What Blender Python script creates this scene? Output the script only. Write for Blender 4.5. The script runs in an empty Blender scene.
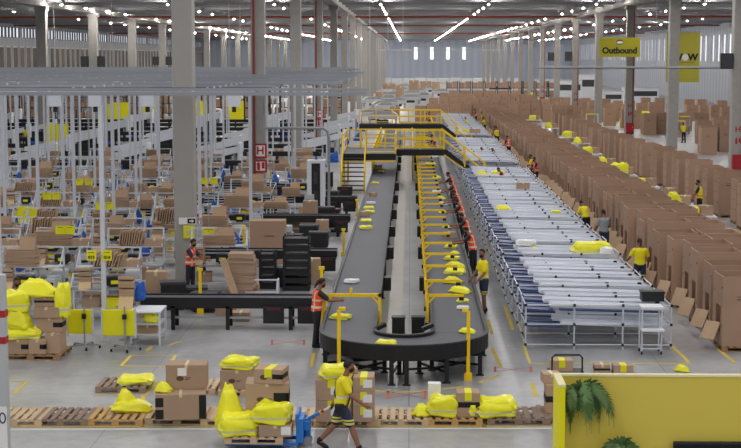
import bpy, bmesh, math, random
from mathutils import Vector, Matrix, Euler, noise as mnoise
R = random.Random(7)
PI = math.pi
scene = bpy.context.scene
COL = scene.collection

# ---------------------------------------------------------------- camera, sky, large lights, exposure
CAM_H, FPX = 7.3, 1500.0
PITCH = math.atan(166 / FPX)
YAW = math.atan(39.5 * math.cos(PITCH) / FPX)
cam_d = bpy.data.cameras.new('camera')
cam = bpy.data.objects.new('camera', cam_d); COL.objects.link(cam)
cam.location = (0, 0, CAM_H)
cam.rotation_euler = (PI / 2 - PITCH, 0, YAW)
cam_d.sensor_width = 36; cam_d.lens = 36 * FPX / 741
cam_d.clip_start = 0.1; cam_d.clip_end = 2000
scene.camera = cam
CAM_M = Euler((PI / 2 - PITCH, 0, YAW)).to_matrix()

world = bpy.data.worlds.new('sky'); scene.world = world
world.use_nodes = True
wb = world.node_tree.nodes['Background']
wb.inputs[0].default_value = (0.86, 0.93, 1.0, 1); wb.inputs[1].default_value = 0.42

LAMP_ROWS = [-44.5, -34, -23.6, -13.2, -2.85, 7.6, 18, 28.4, 38.8]
for i, x in enumerate(LAMP_ROWS[1:8]):                     # the lamp rows above and ahead of the camera
    ld = bpy.data.lights.new('lamp_row', 'AREA'); ld.shape = 'RECTANGLE'
    ld.size = 0.6; ld.size_y = 150; ld.energy = 4600; ld.color = (1.0, 0.985, 0.965)
    lo = bpy.data.objects.new('lamp_row', ld); COL.objects.link(lo)
    lo.location = (x, 62, 12.35)
LAMP_GLOW = 1700

vs = scene.view_settings
vs.view_transform = 'Standard'; vs.look = 'None'; vs.gamma = 1; vs.exposure = 0.0
vs.use_curve_mapping = False

# ---------------------------------------------------------------- helpers
def P(px, py, z=0.0):
    """world point where the sight line through photo pixel (px, py) meets height z"""
    d = CAM_M @ Vector(((px - 370.5) / FPX, -(py - 224) / FPX, -1))
    t = (z - CAM_H) / d.z
    return Vector((d.x * t, d.y * t, z))

def hexc(h):
    h = h.lstrip('#')
    c = [int(h[i:i + 2], 16) / 255 for i in (0, 2, 4)]
    return tuple(x / 12.92 if x <= .04045 else ((x + .055) / 1.055) ** 2.4 for x in c) + (1,)

MATS = {}
def mat(name, color, rough=.6, metal=0., var=0., scale=6., stretch=(1, 1, 1), emit=0., bump=0., spec=.4):
    if name in MATS: return MATS[name]
    m = bpy.data.materials.new(name); m.use_nodes = True; MATS[name] = m
    nt = m.node_tree; b = nt.nodes['Principled BSDF']
    c = hexc(color)
    b.inputs['Base Color'].default_value = c
    b.inputs['Roughness'].default_value = rough
    b.inputs['Metallic'].default_value = metal
    b.inputs['Specular IOR Level'].default_value = spec
    if emit:
        b.inputs['Emission Color'].default_value = c; b.inputs['Emission Strength'].default_value = emit
    if var or bump:
        tc = nt.nodes.new('ShaderNodeTexCoord'); mp = nt.nodes.new('ShaderNodeMapping')
        mp.inputs['Scale'].default_value = stretch
        nz = nt.nodes.new('ShaderNodeTexNoise'); nz.inputs['Scale'].default_value = scale; nz.inputs['Detail'].default_value = 5
        nt.links.new(tc.outputs['Object'], mp.inputs[0]); nt.links.new(mp.outputs[0], nz.inputs['Vector'])
        if var:
            oi = nt.nodes.new('ShaderNodeObjectInfo')
            add = nt.nodes.new('ShaderNodeMath'); add.operation = 'MULTIPLY_ADD'
            add.inputs[1].default_value = .5; nt.links.new(oi.outputs['Random'], add.inputs[0]); 
            half = nt.nodes.new('ShaderNodeMath'); half.operation = 'MULTIPLY'; half.inputs[1].default_value = .75
            nt.links.new(nz.outputs['Fac'], half.inputs[0]); nt.links.new(half.outputs[0], add.inputs[2])
            rp = nt.nodes.new('ShaderNodeValToRGB')
            rp.color_ramp.elements[0].position = .2; rp.color_ramp.elements[1].position = .8
            rp.color_ramp.elements[0].color = tuple(max(0, v * (1 - var)) for v in c[:3]) + (1,)
            rp.color_ramp.elements[1].color = tuple(min(1, v * (1 + var)) for v in c[:3]) + (1,)
            nt.links.new(add.outputs[0], rp.inputs[0]); nt.links.new(rp.outputs[0], b.inputs['Base Color'])
        if bump:
            bp = nt.nodes.new('ShaderNodeBump'); bp.inputs['Strength'].default_value = bump
            nt.links.new(nz.outputs['Fac'], bp.inputs['Height']); nt.links.new(bp.outputs[0], b.inputs['Normal'])
    return m

class MB:
    """collects shapes into one mesh object"""
    def __init__(s): s.bm = bmesh.new()
    def box(s, c, size, rot=None, taper=None):
        x, y, z = (v / 2 for v in size)
        M = Euler(rot).to_matrix() if rot else Matrix.Identity(3)
        c = Vector(c); vs_ = []
        for dz in (-1, 1):
            k = taper if (taper and dz > 0) else 1
            for dx, dy in ((-1, -1), (1, -1), (1, 1), (-1, 1)):
                vs_.append(s.bm.verts.new(c + M @ Vector((dx * x * k, dy * y * k, dz * z))))
        for f in ((3, 2, 1, 0), (4, 5, 6, 7), (0, 1, 5, 4), (1, 2, 6, 5), (2, 3, 7, 6), (3, 0, 4, 7)):
            s.bm.faces.new([vs_[i] for i in f])
        return s
    def bb(s, x0, x1, y0, y1, z0, z1):
        return s.box(((x0 + x1) / 2, (y0 + y1) / 2, (z0 + z1) / 2), (abs(x1 - x0), abs(y1 - y0), abs(z1 - z0)))
    def beam(s, p0, p1, w, h):
        p0, p1 = Vector(p0), Vector(p1); d = p1 - p0; L = d.length
        q = d.to_track_quat('Y', 'Z').to_matrix()
        x, z = w / 2, h / 2; vs_ = []
        for e in (p0, p1):
            for dx, dz in ((-x, -z), (x, -z), (x, z), (-x, z)):
                vs_.append(s.bm.verts.new(e + q @ Vector((dx, 0, dz))))
        for f in ((0, 1, 2, 3), (7, 6, 5, 4), (4, 5, 1, 0), (5, 6, 2, 1), (6, 7, 3, 2), (7, 4, 0, 3)):
            s.bm.faces.new([vs_[i] for i in f])
        return s
    def tube(s, pts, r, n=8, r2=None):
        pts = [Vector(p) for p in pts]; rings = []
        for i, p in enumerate(pts):
            a = pts[max(i - 1, 0)]; b = pts[min(i + 1, len(pts) - 1)]
            d = (b - a)
            q = d.to_track_quat('Z', 'Y').to_matrix()
            rr = r if r2 is None else r + (r2 - r) * i / (len(pts) - 1)
            rings.append([s.bm.verts.new(p + q @ Vector((rr * math.cos(2 * PI * k / n), rr * math.sin(2 * PI * k / n), 0))) for k in range(n)])
        for A, B in zip(rings, rings[1:]):
            for k in range(n):
                s.bm.faces.new((A[k], A[(k + 1) % n], B[(k + 1) % n], B[k]))
        s.bm.faces.new(rings[0][::-1]); s.bm.faces.new(rings[-1])
        return s
    def loft(s, rings, n=14, rot=None):
        """rings: (centre, rx, ry[, right, fwd]) closed volume"""
        out = []
        for rg in rings:
            c, rx, ry = Vector(rg[0]), rg[1], rg[2]
            a = Vector(rg[3]) if len(rg) > 3 else Vector((1, 0, 0)); b = Vector(rg[4]) if len(rg) > 4 else Vector((0, 1, 0))
            out.append([s.bm.verts.new(c + a * rx * math.cos(2 * PI * k / n) + b * ry * math.sin(2 * PI * k / n)) for k in range(n)])
        for A, B in zip(out, out[1:]):
            for k in range(n): s.bm.faces.new((A[k], A[(k + 1) % n], B[(k + 1) % n], B[k]))
        s.bm.faces.new(out[0][::-1]); s.bm.faces.new(out[-1])
        return s
    def limb(s, p0, p1, r0, r1, n=12, mid=None):
        p0, p1 = Vector(p0), Vector(p1); d = p1 - p0
        q = d.to_track_quat('Z', 'Y').to_matrix(); a, b = q @ Vector((1, 0, 0)), q @ Vector((0, 1, 0))
        dn = d.normalized(); rg = [(p0 - dn * r0 * .8, r0 * .45, r0 * .45, a, b), (p0 - dn * r0 * .4, r0 * .85, r0 * .85, a, b), (p0, r0, r0, a, b)]
        if mid: rg.append((p0 + d * .35, mid, mid, a, b))
        rg += [(p1, r1, r1, a, b), (p1 + dn * r1 * .4, r1 * .85, r1 * .85, a, b), (p1 + dn * r1 * .8, r1 * .45, r1 * .45, a, b)]
        return s.loft(rg, n)
    def mark(s, i):
        s.bm.faces.ensure_lookup_table(); n0 = getattr(s, 'n0', 0)
        for f in s.bm.faces[n0:]: f.material_index = i
        s.n0 = len(s.bm.faces); return s
    def ell(s, c, r, rot=None, u=16, v=10):
        M = Matrix.Translation(Vector(c)) @ (Euler(rot).to_matrix().to_4x4() if rot else Matrix.Identity(4)) @ Matrix.Diagonal((r[0], r[1], r[2], 1))
        bmesh.ops.create_uvsphere(s.bm, u_segments=u, v_segments=v, radius=1, matrix=M)
        return s
    def prism(s, poly, y0, y1, axis='y'):
        """extrude a closed outline; poly in (a, b) -> axis y: (x, z); axis x: (y, z); axis z: (x, y)"""
        def pt(a, b, t): return {'y': (a, t, b), 'x': (t, a, b), 'z': (a, b, t)}[axis]
        A = [s.bm.verts.new(pt(a, b, y0)) for a, b in poly]; B = [s.bm.verts.new(pt(a, b, y1)) for a, b in poly]
        n = len(poly)
        s.bm.faces.new(A); s.bm.faces.new(B[::-1])
        for k in range(n): s.bm.faces.new((A[k], B[k], B[(k + 1) % n], A[(k + 1) % n]))
        return s
    def quad(s, pts):
        s.bm.faces.new([s.bm.verts.new(p) for p in pts]); return s
    def mesh(s, name, m, smooth=False, bevel=0, fix=True):
        if bevel:
            bmesh.ops.bevel(s.bm, geom=list(s.bm.edges), offset=bevel, segments=2, affect='EDGES', profile=.5, clamp_overlap=True)
        if fix: bmesh.ops.recalc_face_normals(s.bm, faces=s.bm.faces)
        me = bpy.data.meshes.new(name); s.bm.to_mesh(me); s.bm.free()
        if m:
            for mm in (m if isinstance(m, (list, tuple)) else [m]): me.materials.append(mm)
        if smooth:
            for p in me.polygons: p.use_smooth = True
        return me
    def build(s, name, m, parent=None, smooth=False, bevel=0, fix=True, loc=None):
        o = bpy.data.objects.new(name, s.mesh(name, m, smooth, bevel, fix)); COL.objects.link(o)
        if parent is not None: o.parent = parent
        if loc is not None: o.location = loc
        return o

def tag(o, label, cat, group=None):
    o['label'] = label; o['category'] = cat
    if group: o['group'] = group
    return o
def thing(name, label, cat, loc=(0, 0, 0), rz=0, group=None):
    o = bpy.data.objects.new(name, None); COL.objects.link(o)
    o.location = loc; o.rotation_euler = (0, 0, rz); o.empty_display_size = .1
    return tag(o, label, cat, group)
def struct(o):
    o['kind'] = 'structure'; return o
KIDS = {}
def kids(o):
    return [c for c in o.children]
def dup(o, loc=None, rz=None, label=None, parent=None, scale=None, group=None):
    c = o.copy(); COL.objects.link(c)
    if parent is not None: c.parent = parent
    if loc is not None: c.location = loc
    if rz is not None: c.rotation_euler = (0, 0, rz)
    if scale is not None: c.scale = scale if isinstance(scale, (tuple, list)) else (scale,) * 3
    if label: c['label'] = label
    if group: c['group'] = group
    for k in o.children: dup(k, parent=c)
    return c
class Stamp:
    """first use places the thing itself, later uses place copies with their parts"""
    def __init__(s, root): s.root, s.used = root, False
    def put(s, loc, rz=0, label=None, scale=None, group=None):
        if not s.used:
            s.used = True; o = s.root
            o.location = loc; o.rotation_euler = (0, 0, rz)
            if scale is not None: o.scale = scale if isinstance(scale, (tuple, list)) else (scale,) * 3
            if label: o['label'] = label
            if group: o['group'] = group
            return o
        return dup(s.root, loc, rz, label, None, scale if scale is not None else (1, 1, 1), group)
    def drop(s):
        if not s.used:
            for c in list(s.root.children): bpy.data.objects.remove(c)
            bpy.data.objects.remove(s.root)
def nth(n):
    w = ['', 'first', 'second', 'third', 'fourth', 'fifth', 'sixth', 'seventh', 'eighth', 'ninth', 'tenth', 'eleventh', 'twelfth']
    if n < len(w): return w[n]
    return f"{n}{'th' if 10 <= n % 100 <= 20 else {1: 'st', 2: 'nd', 3: 'rd'}.get(n % 10, 'th')}"
def text_mesh(s, size, name, m, parent, loc, rot, bold=0.0, extrude=.004):
    cu = bpy.data.curves.new(name, 'FONT'); cu.body = s; cu.size = size; cu.align_x = 'CENTER'; cu.align_y = 'CENTER'
    cu.extrude = extrude; cu.offset = bold
    t = bpy.data.objects.new(name, cu); COL.objects.link(t)
    me = bpy.data.meshes.new_from_object(t.evaluated_get(bpy.context.evaluated_depsgraph_get()))
    bpy.data.objects.remove(t)
    me.name = name; me.materials.clear(); me.materials.append(m)
    o = bpy.data.objects.new(name, me); COL.objects.link(o); o.parent = parent; o.location = loc; o.rotation_euler = rot
    return o
def with_mod(bm_builder, m, name, kind, smooth=True, **kw):
    """evaluate a modifier on a built shape and return the finished mesh"""
    me = bm_builder.mesh(name, None)
    o = bpy.data.objects.new(name, me); COL.objects.link(o)
    md = o.modifiers.new('m', kind)
    for k, v in kw.items(): setattr(md, k, v)
    if kind == 'REMESH':
        sm = o.modifiers.new('s', 'SMOOTH'); sm.factor = .5; sm.iterations = 3
    out = bpy.data.meshes.new_from_object(o.evaluated_get(bpy.context.evaluated_depsgraph_get()))
    bpy.data.objects.remove(o); bpy.data.meshes.remove(me)
    out.name = name; out.materials.clear(); out.materials.append(m)
    for p in out.polygons: p.use_smooth = smooth
    return out
def link(name, me, parent=None, loc=None):
    o = bpy.data.objects.new(name, me); COL.objects.link(o)
    if parent is not None: o.parent = parent
    if loc is not None: o.location = loc
    return o

# ---------------------------------------------------------------- materials
concrete = mat('column_concrete', '#9d9a96', .85, var=.10, scale=3)
CARD = mat('cardboard', '#a88d76', .85, var=.12, scale=2.2)
CARD2 = mat('kraft_cardboard', '#b3977c', .85, var=.14, scale=3)
CARD3 = mat('gaylord_cardboard', '#a48671', .9, var=.14, scale=1.2)
FRAME = mat('frame_grey', '#8e929a', .5, var=.1, scale=.6)
TAPE = mat('pale_tape', '#d7c6a2', .35)
YEL = mat('yellow_paint', '#f2cb10', .45)
YBAG = mat('yellow_plastic', '#e8e412', .35, var=.08, scale=9, bump=.3)
YSIGN = mat('yellow_sign', '#e3dd10', .5)
YLINE = mat('floor_paint_yellow', '#cdb340', .7, var=.2, scale=1.5)
WLINE = mat('floor_paint_white', '#c6c8c8', .7, var=.1, scale=1.5)
RLINE = mat('floor_paint_red', '#b8604a', .7, var=.25, scale=2)
BLK = mat('black_metal', '#17171a', .5, var=.1)
BLK2 = mat('black_plastic', '#1c1c20', .45)
DGREY = mat('dark_grey', '#3a3a3e', .55)
BELT = mat('grey_belt', '#505159', .6, var=.08, scale=1.2, stretch=(1, .25, 1))
WHT = mat('white_paint', '#dcdfe6', .45)
WTUBE = mat('white_tube', '#c9ccd6', .4)
CHUTE = mat('pale_roller_deck', '#d8dce6', .4, var=.08, scale=2.)
BLUER = mat('blue_roller', '#3d4d78', .5, var=.15, scale=2.)
BLUE = mat('blue_cloth', '#1d55ad', .6, var=.12, scale=8)
JACKB = mat('blue_enamel', '#2f7bd0', .4)
GREYM = mat('grey_steel', '#9a9da2', .4, metal=.4, var=.06)
LGREY = mat('light_grey', '#b9bbbf', .55, var=.06)
WOOD = mat('pallet_wood', '#c6ac8a', .8, var=.16, scale=3, stretch=(1, 8, 8))
WOODG = mat('weathered_pallet_wood', '#8a7566', .85, var=.22, scale=3, stretch=(1, 8, 8))
WOODO = mat('orange_pallet_wood', '#b8935f', .8, var=.16, scale=3, stretch=(1, 8, 8))
RED = mat('red_enamel', '#a8222a', .45)
SWHITE = mat('sign_white', '#e8e6e4', .5)
INK = mat('black_ink', '#161616', .6)
GLOW = mat('lamp_diffuser', '#fffaf2', .5, emit=LAMP_GLOW)
PANEL = mat('hazy_daylit_pane', '#e6ecf6', .3, emit=.8)
PANE = mat('daylit_pane', '#f4f8ff', .3, emit=1.25)
RUBBER = mat('rubber', '#101012', .8)
SCREEN = mat('black_screen', '#0b0b0d', .25)
WHITEB = mat('white_plastic_film', '#e6e6e4', .4, var=.05)
SILVER = mat('reflective_tape', '#c9ccc9', .3, metal=.2)
# ---------------------------------------------------------------- setting: floor, roof, walls
XL, XR, YF, ZC = -64.5, 50.0, 470.0, 13.3

def floor_mat():
    m = bpy.data.materials.new('polished_concrete_floor'); m.use_nodes = True
    nt = m.node_tree; b = nt.nodes['Principled BSDF']; L = nt.links
    tc = nt.nodes.new('ShaderNodeTexCoord')
    n1 = nt.nodes.new('ShaderNodeTexNoise'); n1.inputs['Scale'].default_value = .35; n1.inputs['Detail'].default_value = 7
    n2 = nt.nodes.new('ShaderNodeTexNoise'); n2.inputs['Scale'].default_value = 3.5; n2.inputs['Detail'].default_value = 6
    br = nt.nodes.new('ShaderNodeTexBrick'); br.offset = 0; br.inputs['Scale'].default_value = 1
    br.inputs['Brick Width'].default_value = 6; br.inputs['Row Height'].default_value = 8; br.inputs['Mortar Size'].default_value = .012
    br.inputs['Color1'].default_value = br.inputs['Color2'].default_value = (1, 1, 1, 1); br.inputs['Mortar'].default_value = (.55, .55, .55, 1)
    for n in (n1, n2, br): L.new(tc.outputs['Object'], n.inputs['Vector'])
    mx = nt.nodes.new('ShaderNodeMath'); mx.operation = 'MULTIPLY_ADD'; mx.inputs[1].default_value = .35
    L.new(n2.outputs['Fac'], mx.inputs[0]); L.new(n1.outputs['Fac'], mx.inputs[2])
    rp = nt.nodes.new('ShaderNodeValToRGB'); rp.color_ramp.elements[0].position = .45; rp.color_ramp.elements[1].position = .9
    rp.color_ramp.elements[0].color = hexc('#7f7f82'); rp.color_ramp.elements[1].color = hexc('#b0b0b2')  # concrete mottling, contrast raised to stand in for light streaks and shadows
    L.new(mx.outputs[0], rp.inputs[0])
    mu = nt.nodes.new('ShaderNodeMix'); mu.data_type = 'RGBA'; mu.blend_type = 'MULTIPLY'; mu.inputs[0].default_value = 1
    L.new(rp.outputs[0], mu.inputs[6]); L.new(br.outputs['Color'], mu.inputs[7]); L.new(mu.outputs[2], b.inputs['Base Color'])
    rr = nt.nodes.new('ShaderNodeMapRange'); rr.inputs[3].default_value = .22; rr.inputs[4].default_value = .48
    L.new(n1.outputs['Fac'], rr.inputs[0]); L.new(rr.outputs[0], b.inputs['Roughness'])
    b.inputs['Specular IOR Level'].default_value = .4
    return m
floor = struct(MB().bb(XL, XR, -6, YF, -.2, 0).build('floor', floor_mat()))

def sheet_mat(name, c1, c2, period, axis):
    """profiled metal sheet: colour bands stand in for the shading of its strips"""
    m = bpy.data.materials.new(name); m.use_nodes = True; nt = m.node_tree; b = nt.nodes['Principled BSDF']
    tc = nt.nodes.new('ShaderNodeTexCoord'); wv = nt.nodes.new('ShaderNodeTexWave'); wv.bands_direction = axis
    wv.inputs['Scale'].default_value = 1 / period * .314; wv.inputs['Distortion'].default_value = 0
    nz = nt.nodes.new('ShaderNodeTexNoise'); nz.inputs['Scale'].default_value = .08
    rp = nt.nodes.new('ShaderNodeValToRGB'); rp.color_ramp.elements[0].color = hexc(c1); rp.color_ramp.elements[1].color = hexc(c2)  # ramp paints the light and shade of the sheet profile
    mm = nt.nodes.new('ShaderNodeMath'); mm.operation = 'MULTIPLY_ADD'; mm.inputs[1].default_value = .5
    hm = nt.nodes.new('ShaderNodeMath'); hm.operation = 'MULTIPLY'; hm.inputs[1].default_value = .5
    nt.links.new(tc.outputs['Object'], wv.inputs['Vector']); nt.links.new(tc.outputs['Object'], nz.inputs['Vector'])
    nt.links.new(nz.outputs['Fac'], hm.inputs[0]); nt.links.new(wv.outputs['Fac'], mm.inputs[0]); nt.links.new(hm.outputs[0], mm.inputs[2])
    nt.links.new(mm.outputs[0], rp.inputs[0]); nt.links.new(rp.outputs[0], b.inputs['Base Color'])
    b.inputs['Roughness'].default_value = .6
    return m
struct(MB().bb(XL - 1, XR + 1, -6, YF + 1, ZC, ZC + .3).build('ceiling', sheet_mat('roof_sheet', '#8b8b8f', '#a6a6aa', 3.0, 'Y')))
# purlins and girders
STEEL = mat('roof_steel', '#88888c', .6, var=.1, scale=.3)
k = 0
for y in range(132, 470, 8):
    k += 1
    struct(MB().bb(XL, XR, y - .12, y + .12, 12.75, ZC).build(f'trim_{k}', STEEL))
for x in (-36, -7.3, 21.2):
    k += 1
    mb = MB().bb(x - .3, x + .3, 20, YF, 12.35, 13.2).bb(x - .42, x + .42, 20, YF, 12.3, 12.42)
    struct(mb.build(f'trim_{k}', mat('girder_concrete', '#a2a09d', .8, var=.1, scale=.4)))
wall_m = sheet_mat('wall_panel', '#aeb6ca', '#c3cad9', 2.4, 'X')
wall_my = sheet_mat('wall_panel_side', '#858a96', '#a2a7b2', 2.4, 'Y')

def wall_with_holes(name, axis, pos, a0, a1, holes, m, thick=.4):
    """wall plane along x (axis 'x' at y=pos) or along y (axis 'y' at x=pos), with rectangular openings (a0,a1,z0,z1)"""
    mb = MB(); cuts = sorted(holes)
    def piece(u0, u1, z0, z1):
        if u1 - u0 < 1e-4 or z1 - z0 < 1e-4: return
        if axis == 'x': mb.bb(u0, u1, pos, pos + thick, z0, z1)
        else: mb.bb(pos, pos + thick, u0, u1, z0, z1)
    cur = a0
    for (h0, h1, z0, z1) in cuts:
        piece(cur, h0, 0, ZC); piece(h0, h1, 0, z0); piece(h0, h1, z1, ZC); cur = h1
    piece(cur, a1, 0, ZC)
    return struct(mb.build(name, m))
WN = 0
def window(axis, pos, u0, u1, z0, z1, mull=0, mw=.12, glass=PANE, frame=None, po=.16):
    global WN
    WN += 1
    fr = MB(); t = .08
    def bar(a, b, c, d):
        if axis == 'x': fr.bb(a, b, pos, pos + .15, c, d)
        else: fr.bb(pos, pos + .15, a, b, c, d)
    bar(u0, u1, z0, z0 + t); bar(u0, u1, z1 - t, z1); bar(u0, u0 + t, z0, z1); bar(u1 - t, u1, z0, z1)
    for i in range(mull):
        u = u0 + (u1 - u0) * (i + 1) / (mull + 1); bar(u - mw, u + mw, z0, z1)
    w = struct(fr.build(f'window_{WN}', frame or LGREY))
    pn = MB()
    if axis == 'x': pn.bb(u0, u1, pos + po, pos + po + .04, z0, z1)
    else: pn.bb(pos + po, pos + po + .04, u0, u1, z0, z1)
    pn.build('pane', glass, w)
# far end wall with four tall windows
H = [(x - .6, x + .6, 6.8, 10.7) for x in (1.8, 6.8, 11.8, 16.8)]
wall_with_holes('wall_far', 'x', YF, XL, XR, H, wall_m)
for h in H: window('x', YF + .1, *h)
# right wall with vertical window slots in groups of five
H = []
for b in range(0, 11):
    for j in range(5):
        y = 206 + 24 * b + 2.4 + j * 4.4
        if y + 1.8 < YF: H.append((y, y + 1.7, 6.7, 11.1))
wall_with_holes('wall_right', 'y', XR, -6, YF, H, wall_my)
for h in H: window('y', XR + .1, *h)
# left wall: a high glazed band and a row of dark brown dock doors
H = []
for b in range(0, 10):
    y = 226 + 24 * b
    if y + 22 < YF: H.append((y, y + 22.5, 10.6, 12.3))
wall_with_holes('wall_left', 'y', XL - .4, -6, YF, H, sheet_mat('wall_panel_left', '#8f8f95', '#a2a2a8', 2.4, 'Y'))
for h in H: window('y', XL - .3, *h, mull=10, mw=.4, po=-.06, glass=PANEL, frame=mat('dark_mullion', '#55555c', .6))
DOORM = mat('dock_door_sheet', '#5d5148', .7, var=.45, scale=.25)
DN = 0
for b in range(0, 60):
    y = 222 + 4.2 * b
    if y + 3.2 < YF:
        DN += 1
        d = struct(MB().bb(XL, XL + .15, y, y + 3.4, 4.6, 4.8).bb(XL, XL + .15, y, y + 3.4, 9.0, 9.2).bb(XL, XL + .2, y, y + .25, 4.6, 9.2).bb(XL, XL + .2, y + 3.15, y + 3.4, 4.6, 9.2).build(f'door_{DN}', LGREY))
        MB().bb(XL + .02, XL + .1, y + .2, y + 3.2, 4.7, 9.0).build('door_leaf', DOORM, d)
# long ledge below the dock doors on the left wall
struct(MB().bb(XL, XL + 1.2, 180, YF, 4.2, 4.6).build('trim_90', LGREY))

# ---------------------------------------------------------------- columns
def column(x, y, w, label):
    c = thing('concrete_column', label, 'column', (x, y, 0), 0)
    MB().bb(-w / 2, w / 2, -w / 2, w / 2, 0, 12.3).build('shaft', concrete, c, bevel=.03)
    MB().bb(-w / 2 - .12, w / 2 + .12, -w / 2 - .1, w / 2 + .1, 11.9, 12.3).build('capital', concrete, c)
    return c
NAMES = {-36: 'far left row', -7.3: 'row left of the loop conveyor', 21.2: 'right row by the yellow signs'}
for X, w, ys in ((-7.3, .66, [48.5 + 24 * i for i in range(17)]), (21.2, .8, [98 + 24 * i for i in range(15)]), (-36, .95, [147 + 24 * i for i in range(13)])):
    for i, y in enumerate(ys):
        column(X, y, w, f'grey square concrete column, {nth(i + 1)} from the front in the {NAMES[X]}')
# ---------------------------------------------------------------- roof lamps, sprinkler pipes
def make_lamp():
    t = thing('ceiling_light', '', 'ceiling light')
    MB().box((0, 0, .06), (.1, 1.7, .06)).build('housing', WHT, t)
    MB().box((0, 0, 0), (.09, .42, .05)).build('diffuser', GLOW, t)
    MB().tube([(0, -.6, .1), (0, -.6, .5)], .02, 6).tube([(0, .6, .1), (0, .6, .5)], .02, 6).build('hanger', GREYM, t)
    return t
S = Stamp(make_lamp())
for i, x in enumerate(LAMP_ROWS):
    for j in range(29):
        y = 147 + j * 11
        S.put((x, y, 12.45), 0, f'white strip lamp under the roof, {nth(j + 1)} lamp of the {nth(i + 1)} row from the left', group='roof lamps')
for i, y in enumerate((190, 241, 318)):
    t = thing('sprinkler_pipe', f'long {"orange" if i % 2 == 0 else "rusty red"} sprinkler pipe across the roof, {nth(i + 1)} from the front', 'pipe', (0, y, 12.45), 0, 'sprinkler pipes')
    MB().tube([(XL + 1, 0, 0), (XR - 1, 0, 0)], .13, 8).build('main_pipe', mat('sprinkler_red', '#94402c', .5) if i % 2 == 0 else mat('sprinkler_rust', '#7c4a3e', .55), t)
    h = MB()
    for x in range(-60, 50, 6): h.tube([(x, 0, 0), (x, 0, .4)], .03, 5)
    h.build('hanger_rods', GREYM, t)
# suspended cable tray on the right
t = thing('cable_tray', 'thin pale cable tray hung across the right hall below the signs', 'cable tray', (0, 108, 6.55))
MB().bb(9, 49.5, -.1, .1, 0, .06).bb(9, 49.5, -.1, -.07, 0, .16).bb(9, 49.5, .07, .1, 0, .16).build('tray', LGREY, t)
h = MB()
for x in (12, 17.5, 24, 30, 36, 42, 48): h.tube([(x, 0, .1), (x, 0, 6.76)], .02, 5)
h.build('hanger_rods', GREYM, t)
t = thing('cable_tray', 'thin pale cable tray hung across the hall in front of the far wall', 'cable tray', (0, 330, 8.9))
MB().bb(-6.5, 20.5, -.1, .1, 0, .25).build('tray', LGREY, t)
h = MB()
for x in (-6, 0, 6, 12, 18): h.tube([(x, 0, .1), (x, 0, 4.42)], .03, 5)
h.build('hanger_rods', GREYM, t)
# dark equipment boxes on columns
def column_box(x, y, z, w, h, label):
    t = thing('equipment_box', label, 'equipment box', (x, y, z), 0, 'dark boxes mounted high on columns')
    MB().bb(-w / 2, w / 2, -.2, .2, 0, h).build('cabinet', BLK2, t, bevel=.02)
    MB().bb(-w / 2 + .05, w / 2 - .05, -.22, -.19, .06, h - .06).build('grille', DGREY, t)
    MB().bb(-.05, .05, .2, .45, h * .3, h * .7).build('bracket', GREYM, t)
column_box(20.35, 97.6, 6.6, .8, 1.0, 'black box high on the right edge column, left side')
for (X, y, sx, lab) in ((-36, 171, -1, 'black box on the left flank of the second far-left column'), (-36, 171, 1, 'black box on the right flank of the second far-left column'),
                        (-36, 219, -1, 'black box on the left flank of the fourth far-left column'), (-36, 219, 1, 'black box on the right flank of the fourth far-left column'),
                        (21.2, 218, -1, 'dark box on the sixth right-row column, left flank'), (21.2, 194, -1, 'dark box on the fifth right-row column, left flank')):
    column_box(X + sx * .95, y - .35, 6.3 if X < 0 else 6.9, .9, 1.2, lab)
# fire points on columns
def fire_point(x, y, zs, wn, lab):
    t = thing('fire_sign', f'red and white fire point sign boards with letter H on {lab}', 'sign', (x, y, zs), 0, 'fire point signs')
    for i, (z, hh) in enumerate(((.75, .7), (0.05, .62))):
        b = MB().bb(-wn / 2, wn / 2, -.02, .02, z, z + hh).build('board', RED, t)
        MB().bb(-wn / 2 + .09, wn / 2 - .09, -.03, -.021, z + .09, z + hh - .09).build('board_face', SWHITE, b)
        if i == 0: text_mesh('H', .52, 'letter', RED, b, (0, -.04, z + hh / 2), (PI / 2, 0, 0), .012)
        else:
            MB().bb(-.16, -.02, -.045, -.03, z + .12, z + .48).bb(-.13, -.05, -.045, -.03, z + .5, z + .56).bb(.06, .2, -.045, -.03, z + .2, z + .5).build('pictogram', RED, b)
    return t
def hydrant(x, y, lab, pipe=True):
    t = thing('hydrant_cabinet', f'red fire hose cabinet standing against {lab}', 'fire cabinet', (x, y, 0), 0, 'fire hose cabinets')
    MB().bb(-.38, .38, -.14, .14, .12, 1.1).build('cabinet', RED, t, bevel=.02)
    MB().bb(-.33, .33, -.17, -.14, .2, 1.03).build('door', RED, t)
    MB().bb(.22, .28, -.2, -.17, .6, .75).build('handle', GREYM, t)
    MB().bb(-.34, -.24, -.1, .1, 0, .12).bb(.24, .34, -.1, .1, 0, .12).build('feet', BLK, t)
    if pipe: MB().tube([(.28, .05, 1.1), (.28, .05, 12.0)], .06, 8).build('riser_pipe', mat('riser_rust_red', '#7d3430', .55), t)
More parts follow.
